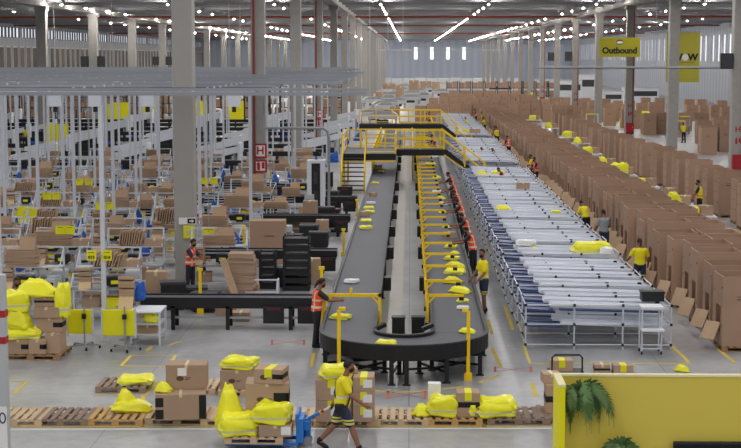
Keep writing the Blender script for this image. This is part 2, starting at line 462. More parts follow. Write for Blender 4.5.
for (X, y, n) in ((21.2, 98, 'the first right-row column'), (21.2, 146, 'the third right-row column'), (21.2, 194, 'the fifth right-row column'),
                  (21.2, 242, 'the seventh right-row column'), (-7.3, 72.5, 'the second left-row column'), (-7.3, 120.5, 'the fourth left-row column')):
    fire_point(X + (0 if X > 0 else .1), y - .36, 1.6 if X > 0 else 1.75, .62, n)
    if X > 0: hydrant(X, y - .64, n)
    else:
        t = thing('riser_pipe', f'dark red riser pipe on the front of {n}', 'pipe', (X + .02, y - .42, 0), 0, 'riser pipes'); MB().tube([(-.2, -.04, 0), (-.2, -.04, 11.8)], .06, 8).build('pipe', mat('riser_rust_red', '#7d3430', .55), t); MB().tube([(-.2, -.04, .9), (-.2, -.04, 1.1)], .1, 8).build('flange', RED, t)

# ---------------------------------------------------------------- hanging signs
def wires(x0, x1, z0, z1, t):
    for x in (x0, x1): MB().tube([(x, 0, z0), (x, 0, z1)], .015, 5).build('hanging_wire', GREYM, t)
p = P(619, 47.6, 8.13)
t = thing('hanging_sign', 'yellow hanging sign reading Outbound with a small oval emblem', 'sign', (16.3, 118, 7.38))
MB().bb(-1.58, 1.58, -.04, .04, 0, 1.5).build('board', mat('sign_olive_yellow', '#aaa114', .5), t)
text_mesh('Outbound', .64, 'lettering', mat('sign_dark_green_ink', '#20241a', .6), t, (0, -.05, .48), (PI / 2, 0, 0), .03)
e = MB().ell((0, -.05, 1.14), (.28, .02, .2)).build('emblem', mat('emblem_dark', '#5e4a44', .6), t, smooth=True)
MB().ell((0, -.065, 1.12), (.24, .02, .1)).build('emblem_hands', SWHITE, e, smooth=True)
wires(-1.3, 1.3, 1.5, 5.3, t)
t = thing('hanging_banner', 'tall yellow hanging banner reading WOW behind the second right column', 'banner', (24.3, 135, 5.15))
MB().bb(-1.5, 1.45, -.02, .02, 0, 4.45).build('cloth', mat('banner_yellow', '#b5ad3e', .7), t)
text_mesh('W', .82, 'lettering', INK, t, (-.5, -.04, 2.2), (PI / 2, 0, 0), .035)
text_mesh('W', .82, 'lettering', INK, t, (.86, -.04, 2.2), (PI / 2, 0, 0), .035)
MB().ell((.18, -.03, 2.2), (.3, .02, .3)).build('emblem', SWHITE, t, smooth=True)
MB().bb(-.9, 1.0, -.03, -.021, 1.72, 1.78).build('underline', mat('banner_grey_ink', '#77724a', .7), t)
MB().bb(-1.5, 1.45, -.05, .05, 4.4, 4.5).build('top_bar', GREYM, t)
wires(-1.3, 1.3, 4.5, 7.6, t)
# ---------------------------------------------------------------- floor paint
def line(pts, w, m, name='line_marking'):
    mb = MB(); pts = [Vector((p[0], p[1], 0)) for p in pts]
    L, Rr = [], []
    for i, p in enumerate(pts):
        d = (pts[min(i + 1, len(pts) - 1)] - pts[max(i - 1, 0)]).normalized(); n = Vector((-d.y, d.x, 0)) * w / 2
        L.append(mb.bm.verts.new(p + n + Vector((0, 0, .004)))); Rr.append(mb.bm.verts.new(p - n + Vector((0, 0, .004))))
    for i in range(len(pts) - 1): mb.bm.faces.new((Rr[i], Rr[i + 1], L[i + 1], L[i]))
    o = mb.build(name, m, floor, fix=False); return o
def pline(px, w, m): return line([P(x, y) for x, y in px], w, m)
line([(-.52, 37), (-.52, 118)], .62, mat('pale_walkway_paint', '#b3afa8', .6, var=.08, scale=1))
pline([(5, 429.5), (552, 428.5)], .13, WLINE)
pline([(12, 427), (552, 426.4)], .07, YLINE)
for q in ([(121, 366), (131, 355.5), (176, 355.5), (167, 366.5), (121, 366)], [(-5, 393.5), (14, 393.5), (27, 381.5), (-5, 381.5)],
          [(94, 395), (146, 395), (157, 382)], [(143, 395), (143, 427)], [(484, 418), (484, 427)], [(46, 362), (58, 354)],
          [(505, 306), (513, 330)], [(516, 320), (524, 332)], [(523, 344), (530, 363.5), (690, 363.5)], [(529, 334), (620, 334)],
          [(671, 345), (689, 362.5)], [(493, 262), (501, 283)], [(486, 243), (492, 258)], [(479, 225), (485, 240)], [(470, 200), (477, 220)],
          [(718, 349), (735, 363)], [(640, 286), (664, 306)], [(311, 367), (314, 353)], [(492, 348), (501, 367)],
          [(532, 383), (536, 397), (548, 397)], [(170, 345), (181, 341)], [(147, 351), (152, 346)], [(488, 320), (492, 334)]):
    pline(q, .09, YLINE)
pline([(371, 390.5), (395, 392.5), (420, 391.5), (445, 389), (465, 386.5)], .09, YLINE)
pline([(479, 383), (490, 379), (499, 375)], .09, YLINE)
for x0, x1, y0, y1 in ((388, 425, 391, 399), (495, 531, 367, 372), (272, 304, 340, 345)):
    pline([(x0, y0), (x0, y1)], .06, RLINE); pline([(x1, y0), (x1, y1)], .06, RLINE)
    pline([(x0, y0 + .5), (x1, y1 - .5)], .03, RLINE); pline([(x0, y1 - .5), (x1, y0 + .5)], .03, RLINE)
# ---------------------------------------------------------------- loop conveyor
BZ = .85
CXL, CXR, YC, YEND = -1.45, 1.2, 35.0, 150.0
RC = (CXR - CXL) / 2; XC = (CXL + CXR) / 2
def loop_path(off, ye=YEND):
    """centre line shifted outwards by off"""
    pts = [(CXL - off, ye), (CXL - off, YC)]
    n = 28
    for i in range(1, n):
        a = PI + PI * i / n; pts.append((XC + (RC + off) * math.cos(a), YC + (RC + off) * math.sin(a)))
    pts += [(CXR + off, YC), (CXR + off, ye)]
    return pts
def strip(mb, a, b, z0, z1):
    A0 = [mb.bm.verts.new((x, y, z0)) for x, y in a]; A1 = [mb.bm.verts.new((x, y, z1)) for x, y in a]
    B0 = [mb.bm.verts.new((x, y, z0)) for x, y in b]; B1 = [mb.bm.verts.new((x, y, z1)) for x, y in b]
    for i in range(len(a) - 1):
        for q in ((A1[i], A1[i + 1], B1[i + 1], B1[i]), (A0[i], B0[i], B0[i + 1], A0[i + 1]), (A0[i], A0[i + 1], A1[i + 1], A1[i]), (B0[i], B1[i], B1[i + 1], B0[i + 1])):
            mb.bm.faces.new(q)
    for i in (0, -1): mb.bm.faces.new((A0[i], A1[i], B1[i], B0[i]))
    return mb
cv = thing('belt_conveyor', 'long U-shaped grey belt conveyor on black legs running through the hall centre', 'conveyor', (0, 0, 0))
pi_, po_ = loop_path(-.6), loop_path(.6)
strip(MB(), pi_[:2], po_[:2], BZ - .05, BZ).build('belt', BELT, cv)
strip(MB(), pi_[1:-1], po_[1:-1], BZ - .05, BZ - .002).build('curved_belt', BELT, cv)
strip(MB(), pi_[-2:], po_[-2:], BZ - .05, BZ).build('belt', BELT, cv)
strip(MB(), loop_path(.6), loop_path(.67), .56, .9).build('outer_side', BLK, cv)
strip(MB(), loop_path(-.67), loop_path(-.6), .56, .9).build('inner_side', BLK, cv)
strip(MB(), loop_path(.595), loop_path(.68), .9, .93).build('outer_edge_trim', DGREY, cv)
strip(MB(), loop_path(-.68), loop_path(-.595), .9, .93).build('inner_edge_trim', DGREY, cv)
def support(mb, a, b):
    """two feet joined by a beam below the belt"""
    for (x, y) in (a, b): mb.bb(x - .05, x + .05, y - .05, y + .05, 0, .6).bb(x - .09, x + .09, y - .07, y + .07, 0, .02)
    mb.beam((a[0], a[1], .5), (b[0], b[1], .5), .06, .1); mb.beam((a[0], a[1], .25), (b[0], b[1], .25), .04, .05)
    return mb
for cx in (CXL, CXR):
    for i in range(22):
        y = 36.5 + i * 4.4
        support(MB(), (cx - .62, y), (cx + .62, y)).build('support', BLK, cv)
for a in (200, 232, 262, 272, 300, 335):
    a = math.radians(a); c, s_ = math.cos(a), math.sin(a)
    support(MB(), (XC + (RC - .6) * c, YC + (RC - .6) * s_), (XC + (RC + .62) * c, YC + (RC + .62) * s_)).build('support', BLK, cv)
lb = MB()
q = [(XC + (RC + .3) * math.cos(math.radians(a)), YC + (RC + .3) * math.sin(math.radians(a)), .3) for a in (200, 232, 262)]
lb.tube(q, .03, 6)
q = [(XC + (RC + .3) * math.cos(math.radians(a)), YC + (RC + .3) * math.sin(math.radians(a)), .3) for a in (272, 300, 335)]
lb.tube(q, .03, 6).build('brace', BLK, cv)
for side, xs in ((-.62, CXL + .6 + .16), (.45, CXR - .6 - .16)):
    for y in (44.8, 52, 58.5, 65, 72, 79, 93, 100, 107):
        MB().bb(xs - .14, xs + .14, y - .2, y + .2, .34, .74).bb(xs - .1, xs + .1, y - .22, y - .2, .4, .68).build('motor_box', BLK2, cv, bevel=.01)
for i, a in enumerate((205, 335)):
    a = math.radians(a)
    x, y = XC + .62 * math.cos(a), YC + .25 + .3 * math.sin(a)
    MB().beam((x - .12, y, .9), (x + .12, y + .1, 1.0), .12, .09).build('drive_unit', BLK2, cv)
def bin_(x, y, lab):
    t = thing('black_bin', lab, 'bin', (x, y, 0))
    MB().box((0, 0, .26), (.34, .3, .5)).build('body', BLK2, t, bevel=.02)
    MB().box((0, 0, .53), (.37, .33, .05)).build('lid', BLK2, t, bevel=.015)
p = P(398.5, 337); bin_(p.x, p.y, 'black bin standing on the floor inside the conveyor bend, left one')
p = P(418, 337); bin_(p.x, p.y, 'black bin standing on the floor inside the conveyor bend, right one')

# yellow arms and gates along the belts
def brace(mb, x, z, s, L=.16):
    return mb.beam((x, 0, z - L), (x + s * L, 0, z), .04, .04)
def make_arm():
    t = thing('yellow_guard_arm', '', 'guard arm', group='yellow arms over the right belt')
    MB().bb(-.035, .035, -.035, .035, .5, 1.36).build('post', YEL, t)
    m = MB().bb(-.035, .92, -.035, .035, 1.29, 1.36); brace(m, .03, 1.3, 1); m.build('arm', YEL, t)
    MB().bb(.8, .92, -.05, .05, 1.2, 1.29).build('sensor', BLK2, t)
    MB().bb(-.06, .06, -.05, .05, .5, .62).build('clamp', BLK, t)
    return t
S = Stamp(make_arm())
ay = [37.6, 40.1, 43.0, 45.7, 48.4, 51.1, 53.8]
while ay[-1] < 83: ay.append(ay[-1] + 2.6)
while ay[-1] < 117: ay.append(ay[-1] + 3.3)
for i, y in enumerate(ay):
    S.put((CXR - .74, y, 0), 0, f'yellow guard arm reaching over the right belt, {nth(i + 1)} from the front')
t = thing('yellow_gate', 'yellow tube gate spanning the left belt near the front bend', 'gate frame', (CXL, 37.6, 0))
for s_ in (-1, 1): MB().bb(s_ * .7 - .04, s_ * .7 + .04, -.04, .04, .5, 1.36).build('post', YEL, t)
m = MB().bb(-.74, .74, -.04, .04, 1.28, 1.36); brace(m, -.68, 1.3, 1, .2); brace(m, .68, 1.3, -1, .2); m.build('crossbar', YEL, t)
MB().bb(-.06, 0, -.05, .05, 1.36, 1.5).build('sensor', YEL, t)
# handrail-like yellow stringer joining the arms
t = thing('yellow_rail', 'long low yellow rail along the inner edge of the right belt', 'rail', (CXR - .74, 0, 0))
MB().bb(-.03, .03, 37.6, 117, .92, 1.0).build('bar', YEL, t)
def post(x, y, z1, lab, arm=0, z0=0, foot=True):
    t = thing('yellow_post', lab, 'post', (x, y, 0))
    MB().bb(-.04, .04, -.04, .04, z0, z1).build('upright', YEL, t)
    if foot: MB().bb(-.09, .09, -.07, .07, 0, .16).build('foot', YEL, t)
    if arm: MB().bb(min(0, arm), max(0, arm), -.06, .06, z1, z1 + .07).build('arm', YEL, t)
    else: MB().bb(-.075, .075, -.055, .055, z1, z1 + .08).build('cap', YEL, t)
    return t
p = P(468, 380); post(p.x, p.y, 1.58, 'yellow floor post in front of the right side of the conveyor bend', -.14)
p = P(339, 381); post(p.x, p.y, 1.63, 'yellow floor post left of the conveyor bend, behind the walking man', .15)
post(-2.33, 39.4, 1.72, 'yellow post beside the worker in orange vest at left belt')
p = P(343.5, 256); post(p.x, p.y, .95, 'short yellow post by the left belt near the second cross belt')
p = P(357, 222); post(p.x, p.y, .95, 'short yellow post by the left belt near the white display tower')
p = P(200.5, 314); post(p.x, p.y, 1.25, 'yellow post rising from the front end of the first cross belt')
p = P(244, 259); post(p.x, p.y, 1.15, 'yellow post behind the stacked cardboard, right of the pole')
for i, (x, y) in enumerate(((135, 246), (170, 252), (158, 222), (113, 205), (143, 190), (205, 196), (271, 192), (262, 212))):
    p = P(x, y); post(p.x, p.y, 1.1, f'yellow belt post among the packing benches, <LEFT>')

# ---------------------------------------------------------------- crossover bridges
def bridge(name_lab, y0, y1, xl0, xl1, yl, xr1, z, stair_left=True):
    """deck over both belts; the left wing comes forward to yl"""
    t = thing('crossover_bridge', name_lab, 'bridge', (0, 0, 0))
    MB().bb(xl0, xr1, y0, y1, z - .08, z).build('deck', DGREY, t)
    if yl < y0: MB().bb(xl0, xl1, yl, y0, z - .08, z).build('deck', DGREY, t)
    f = MB().bb(xl1, xr1, y0 - .06, y0, z - .34, z + .02).bb(xl0, xr1, y1, y1 + .06, z - .34, z + .02)
    if yl < y0: f.bb(xl0, xl1, yl - .06, yl, z - .34, z + .02).bb(xl1 - .03, xl1 + .03, yl, y0, z - .34, z + .02)
    else: f.bb(xl0, xl1, y0 - .06, y0, z - .34, z + .02)
    f.build('fascia', BLK, t)
    f = MB().bb(xl0, xl1, yl - .08, yl - .02, z - .42, z - .34).build('edge_strip', YEL, t)
    def rail(pts, lab='handrail'):
        m = MB()
        for h in (1.1, .6, .12): m.tube([(a, b, c + h) for a, b, c in pts], .035 if h > .3 else .03, 6)
        m.build(lab, YEL, t)
    def rp(x, y, zz, h=1.1): MB().bb(x - .04, x + .04, y - .04, y + .04, zz, zz + h).build('rail_post', YEL, t)
    # front and back rails
    rail([(xl1, y0, z), (xr1, y0, z)]); rail([(xl0, y1, z), (xr1, y1, z)])
    for x in (xl1, (xl1 + xr1) / 2, xr1): rp(x, y0, z)
    for k_ in range(6): rp(xl0 + (xr1 - xl0) * k_ / 5, y1, z)
    if yl < y0:
        rail([(xl1, yl, z), (xl1, y0, z)]); rail([(xl0 + 1.35, yl, z), (xl1, yl, z)]); rp(xl1, yl, z); rp(xl0 + 1.35, yl, z); rail([(xl0, yl, z), (xl0, y1, z)]); rp(xl0, yl, z)
    # legs under the deck
    for x, y in ((xl0 + .1, y1 - .1), (xl1 - .0, y0 + .1), (xl1, y1 - .1), (xr1 - .1, y0 + .1), (xr1 - .1, y1 - .1), (xl0 + .1, min(yl, y0) + .1)):
        if abs(x - CXL) > .7 and abs(x - CXR) > .7: MB().bb(x - .06, x + .06, y - .06, y + .06, 0, z - .08).build('leg', YEL, t)
    # flight towards the camera on the left
    if stair_left:
        n = 8; w0, w1 = xl0 + .05, xl0 + 1.3; run = .32
        for i in range(n):
            zz = z - (i + 1) * z / (n + 1); yy = min(yl, y0) - (i + .5) * run
            MB().bb(w0, w1, yy - .15, yy + .15, zz - .05, zz).build('tread', DGREY, t)
        yb = min(yl, y0) - n * run
        for x in (w0, w1):
            MB().beam((x, yl, z - .1), (x, yb, .1), .05, .22).build('stringer', BLK, t)
            m = MB()
            for h in (1.05, .55): m.tube([(x, yl, z + h), (x, yb, .15 + h)], .035, 6)
            m.build('handrail', YEL, t); rp(x, yb, 0, 1.2); rp(x, yl, z, 1.1); rp(x, (yl + yb) / 2, z / 2, 1.1)
    # flight to the right
    n = 8; run = .3
    for i in range(n):
        zz = z - (i + 1) * z / (n + 1); xx = xr1 + (i + .5) * run
        MB().bb(xx - .14, xx + .14, y0, y1, zz - .05, zz).build('tread', DGREY, t)
    xb = xr1 + n * run
    for y in (y0, y1):
        MB().beam((xr1, y, z - .1), (xb, y, .1), .05, .24).build('stringer', BLK, t)
        MB().beam((xr1, y - .04, z - .28), (xb, y - .04, -.02 + .05), .04, .06).build('stringer_edge', YEL, t)
        m = MB()
        for h in (1.05, .55): m.tube([(xr1, y, z + h), (xb, y, .15 + h)], .035, 6)
        m.build('handrail', YEL, t); rp(xb, y, 0, 1.2); rp((xr1 + xb) / 2, y, z / 2, 1.1)
bridge('yellow-railed black crossover bridge over the belts, nearer of the two', 87.2, 88.8, -3.75, -.8, 83.2, 2.0, 2.0)
bridge('yellow-railed black crossover bridge over the belts, farther of the two', 118.5, 120.2, -4.0, -.8, 118.5, 2.5, 2.1, False)

for s_, (gx, g0, g1, lab) in enumerate(((.18, 89.5, 117, 'yellow guard railing between the two bridges along the right belt'), (-2.25, 90, 117.5, 'yellow guard railing between the two bridges along the left belt'), (1.95, 121, 138, 'yellow guard railing beyond the far bridge beside the right belt'))):
    t = thing('guard_railing', lab, 'railing', (gx, g0, 0), 0)
    for h in (.5, .95, 1.4, 1.85): MB().bb(-.03, .03, 0, g1 - g0, h, h + .06).build('rail', YEL, t)
    n = int((g1 - g0) / 2.6)
    for k_ in range(n + 1): y = (g1 - g0) * k_ / n; MB().bb(-.045, .045, y - .045, y + .045, 0, 1.9).build('rail_post', YEL, t)
# ---------------------------------------------------------------- cross belts on the left
def cross_belt(y, x0, x1, lab, boxes=(), z=.85, legs=None):
    t = thing('cross_conveyor', lab, 'conveyor', (0, y, 0), 0, 'black cross belts')
    MB().bb(x0, x1, -.3, .3, z - .06, z - .01).build('belt', BELT, t)
    for s_ in (-1, 1): MB().bb(x0, x1, s_ * .34 - .04, s_ * .34 + .04, z - .26, z + .03).build('side_frame', BLK, t)
    n = max(2, int((x1 - x0) / 2.2))
    for x in (legs or [x0 + .9 + (x1 - x0 - 1.4) * i / (n - 1) for i in range(n)]):
        m = MB()
        for s_ in (-1, 1): m.bb(x - .05, x + .05, s_ * .34 - .04, s_ * .34 + .04, 0, z - .2)
        m.bb(x - .03, x + .03, -.34, .34, .25, .3).build('leg_frame', BLK, t)
    MB().bb(x0 + .5, x1 - .5, -.32, -.28, .3, .36).build('lower_rail', GREYM, t)
    for x in boxes:
        b = MB().bb(x - .28, x + .28, -.5, -.36, .2, .66).build('control_box', BLK2, t, bevel=.015)
        MB().bb(x - .17, x + .17, -.515, -.5, .57, .62).build('display', mat('dim_red_display', '#6a2226', .3), b)
cross_belt(40.2, -7.25, -2.4, 'black cross belt meeting the left belt behind the vest worker, nearest to the camera', (-3.65, -2.72), legs=(-6.38, -4.9, -3.2))
cross_belt(50.2, -7.9, -2.45, 'black cross belt meeting the left belt, second from the front', (-2.75, -3.6))
cross_belt(61.5, -9.5, -2.45, 'black cross belt meeting the left belt, third from the front', (-2.8,))
cross_belt(69.8, -10.5, -2.45, 'black cross belt meeting the left belt, fourth from the front', (-2.8, -3.7))
cross_belt(77, -12, -4.2, 'black cross belt behind the white display tower, fifth from the front')

# ---------------------------------------------------------------- right: roller chute racks
CX0, CX1 = 2.95, 6.6
def make_rack():
    t = thing('chute_rack', '', 'chute rack', group='roller chute racks')
    W = CX1 - CX0
    xs = (0, 1.22, 2.44, W)
    for x in xs:
        m = MB().tube([(x, 0, 0), (x, 0, 1.17)], .022, 6).mark(0)
        for z in (1.17, .66, .12): m.box((x, 0, z), (.06, .06, .07))
        m.mark(1).build('post', [WTUBE, BLK2], t)
    m = MB()
    for z in (1.17, .66, .12): m.tube([(0, 0, z), (W, 0, z)], .018, 6)
    for x in (0, W):
        for z in (1.17, .66, .12): m.tube([(x, 0, z), (x, 1.45, z)], .018, 6)
    m.build('rail', WTUBE, t)
    def deck(y0, y1, z, xa, mtl, nm):
        m = MB(); xb = W - .05
        for yy in (y0, y1): m.beam((xa, yy, z + .04), (xb, yy, z - .04), .03, .07)
        m.prism([(xa, z), (xb, z - .08), (xb, z - .06 - .05), (xa, z - .03)], y0, y1)
        m.build(nm, mtl, t)
    deck(.1, .5, 1.13, .62, CHUTE, 'upper_deck'); deck(.84, 1.24, 1.13, .52, CHUTE, 'upper_deck')
    deck(.1, .5, .66, .9, CHUTE, 'lower_deck'); deck(.8, 1.2, .64, .75, CHUTE, 'lower_deck')
    for y0 in (.1, .8):
        m = MB().prism([(0, 1.06), (.7, 1.02), (.7, .98), (0, 1.02)], y0, y0 + .38).prism([(0, .62), (.95, .58), (.95, .54), (0, .58)], y0, y0 + .38)
        m.build('infeed_rollers', BLUER, t)
    m = MB().prism([(0.9, .96), (W - .1, .9), (W - .1, .87), (.9, .93)], .55, .75)
    m.build('return_rollers', BLUER, t)
    m = MB()
    for x in (1.22, 2.5, 3.4): m.box((x, .66, 1.12), (.1, .08, .1))
    m.build('roller_bracket', BLK2, t)
    return t
S = Stamp(make_rack())
yy = 37.4; i = 0
while yy < 168:
    if 85.3 < yy < 89.1 or 116.7 < yy < 120.5: yy += 1.56; continue
    i += 1
    S.put((CX0 + R.uniform(-.04, .04), yy, 0), 0, f'white tube roller chute rack right of the belts, {nth(i)} from the front', (1, 1, R.uniform(.94, 1.04))); yy += 1.56
# step ladder at the front of the racks
p = P(651, 354)
t = thing('step_ladder', 'white wheeled step stand with two platforms at the front rack corner', 'step ladder', (p.x, 36.75, 0))
m = MB()
for x in (-.24, .24):
    m.tube([(x, 0, .06), (x, 0, 1.13)], .022, 6).tube([(x, .42, .06), (x, .42, 1.13)], .022, 6).tube([(x, 0, .62), (x, .42, .62)], .018, 6).tube([(x, 0, .14), (x, .42, .14)], .018, 6)
m.tube([(-.24, 0, .14), (.24, 0, .14)], .018, 6).tube([(-.24, 0, .24), (.24, 0, .24)], .018, 6).build('frame', WTUBE, t)
MB().bb(-.28, .28, -.05, .45, 1.13, 1.2).build('top_platform', WHT, t, bevel=.01)
MB().bb(-.28, .28, -.2, .02, .6, .66).build('middle_step', WHT, t, bevel=.01)
for x in (-.24, .24): 
    for y in (0, .42): MB().tube([(x - .015, y, .045), (x + .015, y, .045)], .045, 10).build('caster', RUBBER, t)
t = tag(MB().bb(-.28, .28, -.2, .2, 0, .26).bb(-.3, .3, -.22, .22, .2, .25).build('black_crate', BLK2), 'black plastic crate on the rack deck behind the white step stand', 'crate')
t.location = (CX1 - .42, 37.95, 1.16)

# ---------------------------------------------------------------- pallets and gaylord boxes
def make_pallet(mtl, w=1.1, d=1.05):
    t = thing('pallet', '', 'pallet', group=None)
    m = MB(); n = 7
    for i in range(n):
        x = -w / 2 + .05 + (w - .1) * i / (n - 1)
        m.bb(x - .05, x + .05, -d / 2, d / 2, .115, .14)
    m.build('deck', mtl, t)
    for y in (-d / 2 + .05, 0, d / 2 - .05):
        s_ = MB().bb(-w / 2, w / 2, y - .05, y + .05, .095, .115)
        for x in (-w / 2 + .07, 0, w / 2 - .07): s_.bb(x - .07, x + .07, y - .05, y + .05, .02, .095)
        s_.bb(-w / 2, w / 2, y - .05, y + .05, 0, .02).build('stringer', mtl, t)
    return t
PAL_L, PAL_G, PAL_O = Stamp(make_pallet(WOOD)), Stamp(make_pallet(WOODG)), Stamp(make_pallet(WOODO))
PAL_B = Stamp(make_pallet(mat('brown_pallet_wood', '#9c7a58', .85, var=.18, scale=3, stretch=(1, 8, 8)), 1.18, 1.12))
def pallet(st, x, y, lab, rz=0, group=None, scale=None): return st.put((x, y, 0), rz, lab, scale, group)

PRINT = mat('box_print', '#5b4535', .8)
INSIDE = CARD3
def make_gaylord(door):
    t = thing('gaylord_box', '', 'cardboard box')
    W, D, Hh, th = 1.2, 1.14, 1.88, .025
    m = MB().bb(0, W, 0, th, 0, Hh).bb(0, W, D - th, D, 0, Hh).bb(W - th, W, th, D - th, 0, Hh).bb(th, W - th, th, D - th, 0, .02)
    if door:
        m.bb(0, th, th, .22, 0, Hh).bb(0, th, .80, D - th, 0, Hh).bb(0, th, .22, .80, 0, .3).bb(0, th, .22, .80, 1.05, Hh)
    else: m.bb(0, th, th, D - th, 0, Hh)
    m.build('walls', CARD3, t)
    # crease lines and handling marks
    m = MB()
    for z in (.5, .95, 1.4): m.bb(-.004, 0, .85 if door else .1, D - .05, z, z + .012)
    m.bb(.35, .6, -.004, 0, 1.25, 1.28).bb(.35, .55, -.004, 0, 1.33, 1.35).bb(-.004, 0, .04, .16, .5, .53).bb(-.004, 0, .06, .16, .57, .6).bb(-.004, 0, .04, .16, 1.55, 1.6)
    m.build('print', PRINT, t)
    if door: MB().box((-.2, .46, .36), (.025, .44, .52), (0, math.radians(30), math.radians(38))).build('flap', CARD2, t)
    return t
GA, GB = Stamp(make_gaylord(True)), Stamp(make_gaylord(False))
def pal_box(x, y, lab, st, row, pal_lab=None, h=1.0, base=True):
    z = .14 if pal_lab else 0.0
    if pal_lab: pallet(PAL_B, x + .6, y + .57, pal_lab, R.uniform(-.02, .02), 'pallets under the big boxes')
    return st.put((x, y, z), R.uniform(-.015, .015), lab, (1, 1, h), row)
y, i = 37.1, 0
while y < 168:
    i += 1
    dx = R.uniform(-.12, .14)
    pal_box(7.78 + dx, y, f'tall open brown box with a flap facing the chute racks, {nth(i)} from the front', GA, 'tall boxes beside the chutes',
            f'pallet under the {nth(i)} box from the front beside the chutes' if i <= 26 else None, R.uniform(.93, 1.06))
    y += 1.5 + R.uniform(0, .22) if i % 5 else 2.2
y, i = 38.6, 0
while y < 160:
    i += 1
    pal_box(9.12 + R.uniform(-.05, .08), y, f'tall open brown box of the second row, {nth(i)} from the front', GB, 'second row of tall boxes',
            None, R.uniform(.96, 1.04), True)
    y += 1.5 + R.uniform(0, .2) if i % 6 else 2.6
y, i = 61.5, 0
while y < 150:
    i += 1
    pal_box(14.2 + R.uniform(-.12, .15), y, f'tall brown box of the third row beyond the aisle, {nth(i)} from the front', GB, 'third row of tall boxes',
            f'pallet under the {nth(i)} box of the third row' if i <= 14 else None, R.uniform(.97, 1.08))
    y += 2.25 if i % 3 else 3.0
far_boxes = [(690, 152), (698, 153), (709, 155), (716, 156), (634, 134), (642, 134), (650, 135), (658, 133), (668, 131), (676, 131), (686, 131), (694, 131), (703, 131), (727, 152), (735, 153),
             (548, 122), (540, 121), (533, 113), (557, 124), (566, 114), (575, 116), (610, 119), (620, 121), (628, 122), (663, 134), (672, 120), (682, 120), (692, 121), (600, 121), (590, 122), (582, 118), (572, 122), (580, 125), (588, 127), (597, 126), (606, 126), (614, 128), (622, 129), (577, 112), (586, 113), (596, 114), (606, 113), (618, 115), (630, 116), (642, 118), (654, 119), (556, 116), (562, 119), (705, 122), (716, 124), (727, 126), (738, 128), (690, 115), (702, 114), (722, 117), (736, 118), (660, 112), (646, 111), (720, 140), (733, 141), (704, 144)]
FARB = [(.6 + i * 1.32 + .6, 172) for i in range(13)]
for i, (x, yb) in enumerate(far_boxes):
    q = P(x, yb)
    if abs(q.x - 20.9) < 1.3: q.x += 1.4
    if any(abs(q.x - a) < 1.35 and abs(q.y - b) < 1.35 for a, b in FARB): continue
    FARB.append((q.x, q.y))
    pal_box(q.x - .6, q.y, f'tall brown box in the far right hall, <LEFT>', GB, 'boxes in the far right hall', None, R.uniform(.95, 1.1), False)
# rows closing the far end behind the chutes
for r_, (y0, x0, n) in enumerate(((172, .6, 13), (196, 2.5, 14), (226, 4.5, 11))):
    for i in range(n):
        pal_box(x0 + i * 1.32, y0 + R.uniform(-.15, .15), f'brown box {nth(i + 1)} from the left in the {nth(r_ + 1)} cross row beyond the chutes', GB, 'cross rows of boxes beyond the chutes', None, R.uniform(.95, 1.2), False)
# ---------------------------------------------------------------- people
SKIN = mat('skin', '#8d5f47', .55); SKIN2 = mat('skin_light', '#b98867', .55)
HAIR = mat('black_hair', '#141113', .6); EYE = mat('eye_dark', '#161210', .3); MASKM = mat('black_mask', '#18181b', .8)
SHOE = mat('black_shoe', '#151517', .6); NAVY = mat('navy_shorts', '#262f4a', .8, var=.08, scale=12); DARKT = mat('dark_trousers', '#23242c', .8)
ORANGE = mat('orange_vest', '#f4511e', .6, var=.06, scale=10); GREYT = mat('grey_shirt', '#8f9399', .8); DARKS = mat('dark_shirt', '#2a2b35', .8)
def banded(name, base, bands, band_col='#cfd2c4', vert=None):
    """cloth with reflective bands at given heights above the feet"""
    m = mat(name, base, .65, var=.05, scale=10)
    nt = m.node_tree; b = nt.nodes['Principled BSDF']
    tc = nt.nodes.new('ShaderNodeTexCoord'); sp = nt.nodes.new('ShaderNodeSeparateXYZ'); nt.links.new(tc.outputs['Object'], sp.inputs[0])
    acc = None
    def band(axis, lo, hi, absx=False):
        nonlocal acc
        src = sp.outputs[axis]
        if absx:
            a = nt.nodes.new('ShaderNodeMath'); a.operation = 'ABSOLUTE'; nt.links.new(src, a.inputs[0]); src = a.outputs[0]
        c = nt.nodes.new('ShaderNodeMath'); c.operation = 'COMPARE'; c.inputs[1].default_value = (lo + hi) / 2; c.inputs[2].default_value = (hi - lo) / 2
        nt.links.new(src, c.inputs[0])
        if acc is None: acc = c.outputs[0]
        else:
            mx = nt.nodes.new('ShaderNodeMath'); mx.operation = 'MAXIMUM'; nt.links.new(acc, mx.inputs[0]); nt.links.new(c.outputs[0], mx.inputs[1]); acc = mx.outputs[0]
    for lo, hi in bands: band(2, lo, hi)
    if vert: band(0, vert[0], vert[1], True)
    mix = nt.nodes.new('ShaderNodeMix'); mix.data_type = 'RGBA'
    old = b.inputs['Base Color'].links[0].from_socket
    nt.links.new(acc, mix.inputs[0]); nt.links.new(old, mix.inputs[6]); mix.inputs[7].default_value = hexc(band_col)
    nt.links.new(mix.outputs[2], b.inputs['Base Color'])
    return m
YSHIRT = banded('yellow_work_shirt', '#e9d717', [(1.02, 1.06)])
YSHIRT2 = mat('yellow_tee', '#e9da1a', .7, var=.06, scale=10)
NAVYB = banded('navy_shorts_with_bands', '#28304a', [(.53, .575), (.60, .63)], '#d8d060')
VEST = banded('orange_safety_vest', '#f2501c', [(1.02, 1.07), (1.2, 1.24)], '#cfd2c4', (.09, .125))
YVEST = banded('yellow_safety_vest', '#e6d81c', [(1.02, 1.08)], '#e06a2a')

